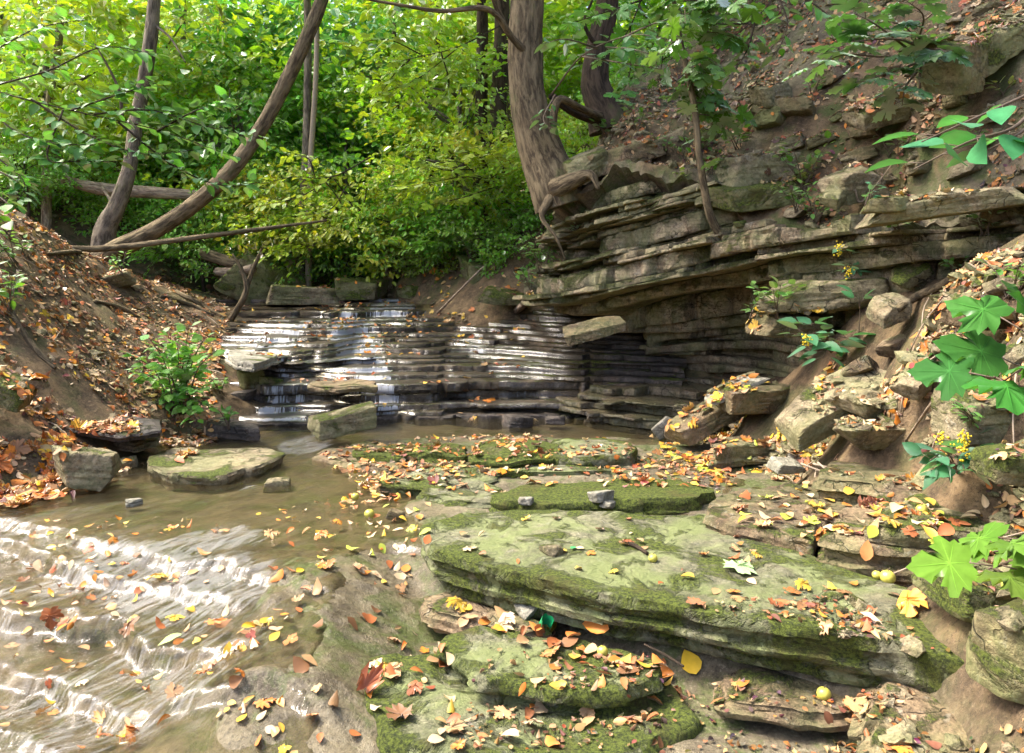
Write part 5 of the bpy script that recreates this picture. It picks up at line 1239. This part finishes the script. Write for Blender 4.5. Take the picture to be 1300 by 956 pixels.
# ------------------------------------------------------------------ fallen leaves
PAL = {'orange': (.46, .165, .03), 'yellow': (.52, .335, .04), 'tan': (.40, .245, .115), 'brown': (.20, .095, .04), 'rust': (.34, .11, .035), 'pale': (.50, .38, .23), 'lime': (.40, .46, .06), 'dark': (.09, .05, .03)}
def world_poly(px, z=0): return np.array([on_z(a, b, z)[:2] for a, b in px])
def scatter(n, poly, rng, z0=6.0, steep=.35, clump=-.08):
    """leaves dropped straight down on whatever lies inside a plan polygon"""
    poly = np.array(poly); lo_, hi_ = poly.min(0), poly.max(0); P, N = [], []
    q = rng.uniform(lo_, hi_, (n * 6, 2)); q = q[poly_sd(q[:, 0], q[:, 1], poly) > 0]
    c = noise(q[:, 0] * 2.3, q[:, 1] * 2.3, 0, 900) + .8 * noise(q[:, 0] * 6, q[:, 1] * 6, 0, 901)
    q = q[c + rng.uniform(-.45, .45, len(q)) > clump]
    for x, y in q:
        if len(P) >= n: break
        r = BVH.ray_cast(Vector((x, y, z0)), Vector((0, 0, -1)))
        if r[0] is None: continue
        nn = r[1] if r[1].z > 0 else -r[1]
        if nn.z < steep: continue
        P.append(r[0][:]); N.append(nn[:])
    return np.array(P), np.array(N)
def litter(P, N, rng, names, wts, size):
    n = len(P); wts = np.array(wts) / sum(wts)
    cols = np.array([PAL[names[i]] for i in rng.choice(len(names), n, p=wts)]) * (1 + rng.normal(0, .2, (n, 1))) + rng.normal(0, .015, (n, 3))
    d = rng.normal(0, 1, (n, 3)); d = d - N * (d * N).sum(1, keepdims=True)
    nn = N + rng.normal(0, .35, (n, 3)); sz = rng.uniform(*size, n)
    pos = P + N * (.006 + sz * .10)[:, None] - unit(d) * (sz * .5)[:, None]
    k = rng.random(n); parts = []
    curl = rng.normal(0, 2.6, n)
    for t, m_ in ((('oval', k >= 0),) if size[1] < .032 else ()) or (('leaf', k < .6), ('narrowleaf', (k >= .6) & (k < .78)), ('maple', k >= .78)):
        if m_.any(): parts.append(leaves(pos[m_], d[m_], nn[m_], sz[m_] * (1.15 if t == 'maple' else 1), np.clip(cols[m_], .01, .9), t, curl[m_]))
    return parts
rng = np.random.default_rng(55); parts = []
zones = [
    (8000, [(-4.6, 3.6), (-2.75, 3.9), (-2.3, 4.5), (-2.0, 5.5), (-2.3, 6.2), (-3.0, 8.6), (-3.6, 9.2), (-6, 8), (-6, 4)], ['orange', 'tan', 'pale', 'brown', 'rust', 'yellow'], [4, 7, 4, 5, 2, 1], (.028, .062)),
    (700, [(-3.1, 3.9), (-2.4, 3.95), (-1.95, 4.6), (-1.9, 5.3), (-2.7, 4.9)], ['orange', 'tan', 'yellow', 'brown', 'rust'], [6, 3, 2, 2, 2], (.045, .085)),
    (520, [(-3, 6.3), (.7, 6.2), (.4, 8.2), (-.8, 9.2), (-3, 9.1)], ['orange', 'tan', 'yellow', 'rust', 'brown'], [4, 3, 3, 2, 2], (.035, .065)),
    (1000, [on_z(*p, 0)[:2] for p in [(400, 575), (560, 560), (870, 552), (1050, 580), (1100, 640), (900, 640), (640, 640), (480, 640)]], ['orange', 'tan', 'yellow', 'pale', 'rust', 'brown'], [4, 5, 2, 2, 3, 3], (.03, .055)),
    (380, [on_z(*p, 0)[:2] for p in [(820, 550), (1060, 565), (1080, 620), (960, 640), (860, 590)]], ['orange', 'yellow', 'lime', 'tan'], [3, 5, 2, 2], (.04, .07)),
    (7000, [(.5, 7.2), (.9, 6.2), (1.6, 5.7), (2.1, 5.1), (2.6, 4.1), (2.9, 2.8), (5, 3), (5.4, 6.5), (2.2, 8)], ['tan', 'brown', 'pale', 'orange', 'rust', 'dark'], [6, 6, 2, 2, 3, 3], (.03, .06)),
    (1700, [(1.5, 4.9), (2.1, 4.4), (2.5, 3.4), (2.6, 2.0), (1.3, 1.9), (1.5, 3.0), (1.4, 4.0)], ['tan', 'brown', 'pale', 'orange', 'rust', 'yellow'], [6, 4, 3, 3, 2, 1], (.035, .065)),
    (1500, [(-6, 9), (-3.4, 9.5), (-.4, 9.0), (1, 8.4), (3, 10), (3, 15), (-7, 15)], ['tan', 'brown', 'orange', 'lime'], [4, 4, 2, 1], (.05, .09)),
    (230, [on_z(*p, -.1)[:2] for p in [(0, 690), (300, 690), (480, 640), (540, 690), (520, 760), (600, 960), (0, 960)]], ['orange', 'yellow', 'tan', 'pale', 'rust'], [4, 3, 4, 2, 2], (.025, .045)),
]
zones += [(420, [(.9, 2.7), (1.75, 2.7), (1.8, 1.7), (.9, 1.7)], ['dark', 'tan', 'brown', 'rust'], [3, 4, 3, 2], (.01, .026)), (60, [(.9, 2.7), (1.75, 2.7), (1.8, 1.7), (.9, 1.7)], ['orange', 'tan', 'brown', 'rust'], [3, 4, 3, 2], (.03, .055)), (60, [on_z(*p, -.12)[:2] for p in [(300, 760), (430, 725), (560, 780), (580, 956), (250, 956)]], ['orange', 'tan', 'yellow', 'rust', 'pale'], [4, 4, 3, 2, 2], (.03, .055)), (50, [on_z(*p, -.12)[:2] for p in [(620, 860), (900, 860), (1300, 840), (1320, 956), (560, 956)]], ['orange', 'tan', 'brown', 'rust'], [3, 4, 3, 2], (.03, .055)), (500, [on_z(*p, -.12)[:2] for p in [(620, 860), (900, 860), (1300, 840), (1320, 956), (560, 956)]], ['dark', 'tan', 'brown', 'rust'], [3, 4, 3, 2], (.01, .025)), (330, [on_z(*p, .2)[:2] for p in [(900, 650), (930, 620), (1060, 600), (1240, 640), (1230, 690), (1050, 680)]], ['orange', 'tan', 'rust', 'yellow', 'brown'], [4, 4, 3, 2, 3], (.028, .05)), (9000, zones[0][1], ['tan', 'brown', 'dark', 'pale', 'rust'], [4, 4, 3, 3, 2], (.012, .03)), (14000, zones[5][1], ['tan', 'brown', 'dark', 'pale', 'rust'], [4, 5, 4, 2, 2], (.012, .03)), (2600, zones[6][1], ['tan', 'brown', 'dark', 'pale'], [4, 4, 3, 2], (.01, .028)), (900, zones[3][1], ['tan', 'brown', 'dark', 'orange'], [4, 4, 3, 2], (.01, .025))]
for (n, poly, names, wts, size) in zones:
    P, N = scatter(n, poly, rng, clump=(-.5 if n > 4000 else -.08), z0=(1.0 if n in (1000, 380, 230, 900, 60, 50, 500, 420) else 9.0))
    if len(P): parts += litter(P, N, rng, names, wts, size)
o = leaf_obj('leaf_litter', parts, material='litter', smooth=True); o['kind'] = 'stuff'; o['label'] = 'orange and tan fallen leaves covering the banks'
# gravel and chips of rock on the slopes
rng = np.random.default_rng(66); D, Fc = ico(1); Vs = []; Fs = []; n0 = 0
for (n, poly, z0) in [(4200, zones[5][1], 9), (1300, zones[6][1], 3), (350, zones[0][1], 9), (90, [(1.0, 2.7), (1.75, 2.7), (1.8, 1.7), (.9, 1.7)], 1.0), (160, [on_z(*p, 0)[:2] for p in [(820, 545), (1060, 560), (1060, 600), (900, 580)]], 1.0), (400, zones[7][1], 9)]:
    P, N = scatter(n, poly, rng, z0=z0, steep=.2)
    for p in P:
        s = rng.uniform(.010, .042) * (1 if rng.random() < .9 else 1.8)
        v = D * (1 + rng.normal(0, .22, (len(D), 1))) * s * np.array([1.2, .9, .5])
        Vs.append(v @ rotm(*rng.uniform(-.6, .6, 2), rng.uniform(0, 6)).T + p); Fs.append(Fc + n0); n0 += len(D)
o = link('gravel', mesh('gravel', np.vstack(Vs), [np.vstack(Fs)], M['stone'], smooth=False, attrs={'moss': np.zeros(n0)})); o['kind'] = 'stuff'; o['label'] = 'chips of stone scattered over the slopes'
# twigs lying about the slopes
Vt = []
for (n, poly) in [(60, zones[5][1]), (40, zones[0][1]), (40, zones[6][1])]:
    P, N = scatter(n, poly, rng, z0=9, steep=.2)
    for p, q in zip(P, N):
        d = rng.normal(0, 1, 3); d = unit(d - q * (d @ q)); L = rng.uniform(.08, .35)
        Vt.append(tube([p + q * .012, p + d * L * .5 + q * .03, p + d * L + q * .015], [.004, .004, .002], 5, n=6))
V, Fq = join(Vt); o = link('twigs', mesh('twigs', V[:, :3], quads_clean(Fq), M['paletwig'])); o['kind'] = 'stuff'; o['label'] = 'thin dead twigs strewn on the slopes'

# the nearest fallen leaves, one by one
zone_px = [
    (44, [(560, 660), (900, 655), (1150, 760), (1230, 800), (1000, 780), (720, 728), (600, 705)], 'on top of the big mossy slab', ['tan', 'pale', 'orange', 'yellow', 'brown', 'rust'], (.035, .06)),
    (46, [(590, 770), (680, 785), (860, 850), (840, 866), (700, 830), (600, 800), (540, 790)], 'in the gap below the front of the big slab', ['orange', 'yellow', 'tan', 'rust', 'pale', 'brown'], (.055, .095)),
    (86, [(910, 625), (1060, 620), (1240, 650), (1200, 700), (1050, 680), (930, 665)], 'on the stepped brown ledges behind the big slab', ['orange', 'yellow', 'tan', 'rust', 'pale', 'lime'], (.045, .085)),
    (48, [(20, 690), (250, 700), (430, 720), (520, 800), (540, 866), (60, 866)], 'in the shallow riffles of the creek', ['orange', 'yellow', 'tan', 'brown', 'rust', 'pale'], (.045, .085)),
    (42, [(420, 640), (560, 640), (540, 700), (520, 760), (400, 720), (330, 680)], 'in puddles by the narrow end of the slab', ['orange', 'yellow', 'tan', 'rust', 'lime', 'pale'], (.045, .075)),
    (26, [(470, 800), (600, 810), (900, 880), (880, 950), (480, 950)], 'on the lower mossy slab', ['orange', 'yellow', 'pale', 'rust', 'tan', 'brown'], (.045, .085)),
]
LM = {}
def leaf_single(tpl, k):
    if (tpl, k) not in LM:
        T, Fs = TPL[tpl]; T = T.copy(); T[:, 0] -= .5
        r = np.random.default_rng(k + 7); c = [(.7, 0), (2.6, .3), (-2.2, .5)][k]
        T[:, 2] = T[:, 2] * c[0] + c[1] * .5 * (T[:, 0] ** 2) + .03 * r.normal(0, 1, len(T))
        T[:, 2] -= T[:, 2].min()
        me = mesh('fallen_leaf', T, Fs, M['litter'], colors=np.ones((len(T), 3)), smooth=True); LM[tpl, k] = me
    return LM[tpl, k]
rng = np.random.default_rng(21)
shape_word = {'leaf': 'oval', 'narrowleaf': 'narrow', 'broad': 'rounded', 'maple': 'lobed'}
def put_leaf(p, nrm, tpl, k, size, col, label, group, yaw):
    q = Vector(nrm).to_track_quat('Z', 'Y')
    o = tag(link('fallen_leaf', leaf_single(tpl, k), None, p + np.array(nrm) * .004), label, 'leaf', group)
    o.rotation_mode = 'QUATERNION'; from mathutils import Quaternion
    o.rotation_quaternion = q @ Quaternion((0, 0, 1), yaw); o.scale = (size,) * 3; o.color = (*[float(max(.01, c)) for c in col], 1)
for (n, poly, where, names, size) in zone_px:
    poly = np.array(poly, float); lo_, hi_ = poly.min(0), poly.max(0); k = 0; tries = 0
    while k < n and tries < 4000:
        tries += 1
        a, b = rng.uniform(lo_, hi_)
        if poly_sd(np.array([a]), np.array([b]), poly)[0] < 0: continue
        p, nrm = hit(a, b)
        if p is None or nrm[2] < .5: continue
        c = names[int(rng.choice(len(names)))]; tpl = ['leaf', 'narrowleaf', 'broad', 'maple'][int(rng.choice(4, p=[.45, .15, .2, .2]))]
        kk = int(rng.integers(3)); sz = rng.uniform(*size) * (.92 if tpl == 'maple' else .8)
        nn = unit(np.array(nrm) + rng.normal(0, .16, 3))
        form = ('flat', 'folded', 'curled')[kk]
        l = f'{form} {c if c != "pale" else "pale buff"} {shape_word[tpl]} leaf fallen {where}'
        put_leaf(p, nn, tpl, kk, sz, np.array(PAL[c]) * rng.uniform(.8, 1.2), l, 'fallen leaves: ' + l, rng.uniform(0, 6.28)); k += 1
for (a, b, tpl, kk, sz, c, l) in [(942, 722, 'maple', 0, .11, (.36, .52, .24), 'pale green maple leaf lying flat on the big mossy slab'), (1160, 778, 'maple', 1, .10, (.6, .3, .04), 'large orange lobed leaf at the wide end of the big slab'), (757, 797, 'leaf', 1, .10, (.55, .2, .03), 'upright orange leaf leaning on the front of the big slab'),
                                  (876, 841, 'broad', 0, .085, (.72, .46, .03), 'broad bright yellow leaf with a green centre at the front'), (402, 838, 'maple', 2, .10, (.56, .42, .26), 'buff maple leaf by the lower mossy slab') if False else (565, 842, 'maple', 2, .12, (.58, .44, .28), 'large buff maple leaf on the lower mossy slab'),
                                  (728, 697, 'leaf', 0, .035, (.05, .3, .1), 'small bright green leaf beside the rounded stone on the big slab'), (1100, 686, 'leaf', 0, .075, (.52, .22, .07), 'rust oval leaf hanging over the right ledge edge'), (535, 836, 'leaf', 0, .05, (.1, .3, .08), 'green leaf at the left of the lower slab') if False else (216, 815, 'leaf', 0, .08, (.35, .5, .15), 'long light green leaf in the lower creek'),
                                  (505, 604, 'leaf', 0, .06, (.7, .14, .02), 'bright red-orange leaf on the bare rock by the mossy dam'), (1106, 788, 'narrowleaf', 0, .08, (.6, .47, .33), 'pale narrow leaf alone near the front edge of the big slab')]:
    p, nrm = drop_hit(a, b)
    put_leaf(p, nrm, tpl, kk, sz, c, l, None, rng.uniform(0, 6.28))
EXPOSURE=2.4

# ------------------------------------------------------------------ camera, light
cam = bpy.data.cameras.new('camera'); co = bpy.data.objects.new('camera', cam); COL.objects.link(co)
cam.sensor_width = 36; cam.lens = F / 1300 * 36; cam.shift_y = -(478 - HY) / 1300
cam.clip_start = .05; cam.clip_end = 600
co.location = (0, 0, EYE); co.rotation_euler = (math.radians(90), 0, 0)
scene.camera = co
SUN_EL, SUN_AZ = 56, -82          # degrees; azimuth from +Y towards +X
world = bpy.data.worlds.new('World'); scene.world = world; world.use_nodes = True
nt = world.node_tree; bg = nt.nodes['Background']
sky = nt.nodes.new('ShaderNodeTexSky'); sky.sky_type = 'NISHITA'; sky.sun_disc = False
sky.sun_elevation = math.radians(SUN_EL); sky.sun_rotation = math.radians(SUN_AZ); sky.dust_density = 4; sky.air_density = .6; sky.ozone_density = 0
nt.links.new(sky.outputs[0], bg.inputs[0]); bg.inputs[1].default_value = .15
ld = bpy.data.lights.new('sun', 'SUN'); ld.energy = 1.5; ld.angle = math.radians(14); ld.color = (1, .93, .80)
lo = bpy.data.objects.new('sun', ld); COL.objects.link(lo)
d = Vector((math.sin(math.radians(SUN_AZ)) * math.cos(math.radians(SUN_EL)), math.cos(math.radians(SUN_AZ)) * math.cos(math.radians(SUN_EL)), math.sin(math.radians(SUN_EL))))
lo.rotation_euler = d.to_track_quat('Z', 'Y').to_euler()
vs = scene.view_settings; vs.view_transform = 'Standard'; vs.look = 'None'; vs.gamma = 1; vs.use_curve_mapping = False; vs.exposure = EXPOSURE
scene.display_settings.display_device = 'sRGB'
cy = scene.cycles
cy.use_denoising = True; cy.max_bounces = 8; cy.transparent_max_bounces = 16; cy.transmission_bounces = 6; cy.diffuse_bounces = 4; cy.caustics_reflective = False; cy.caustics_refractive = False
cy.use_adaptive_sampling = True; cy.adaptive_threshold = .02; cy.sample_clamp_indirect = 6
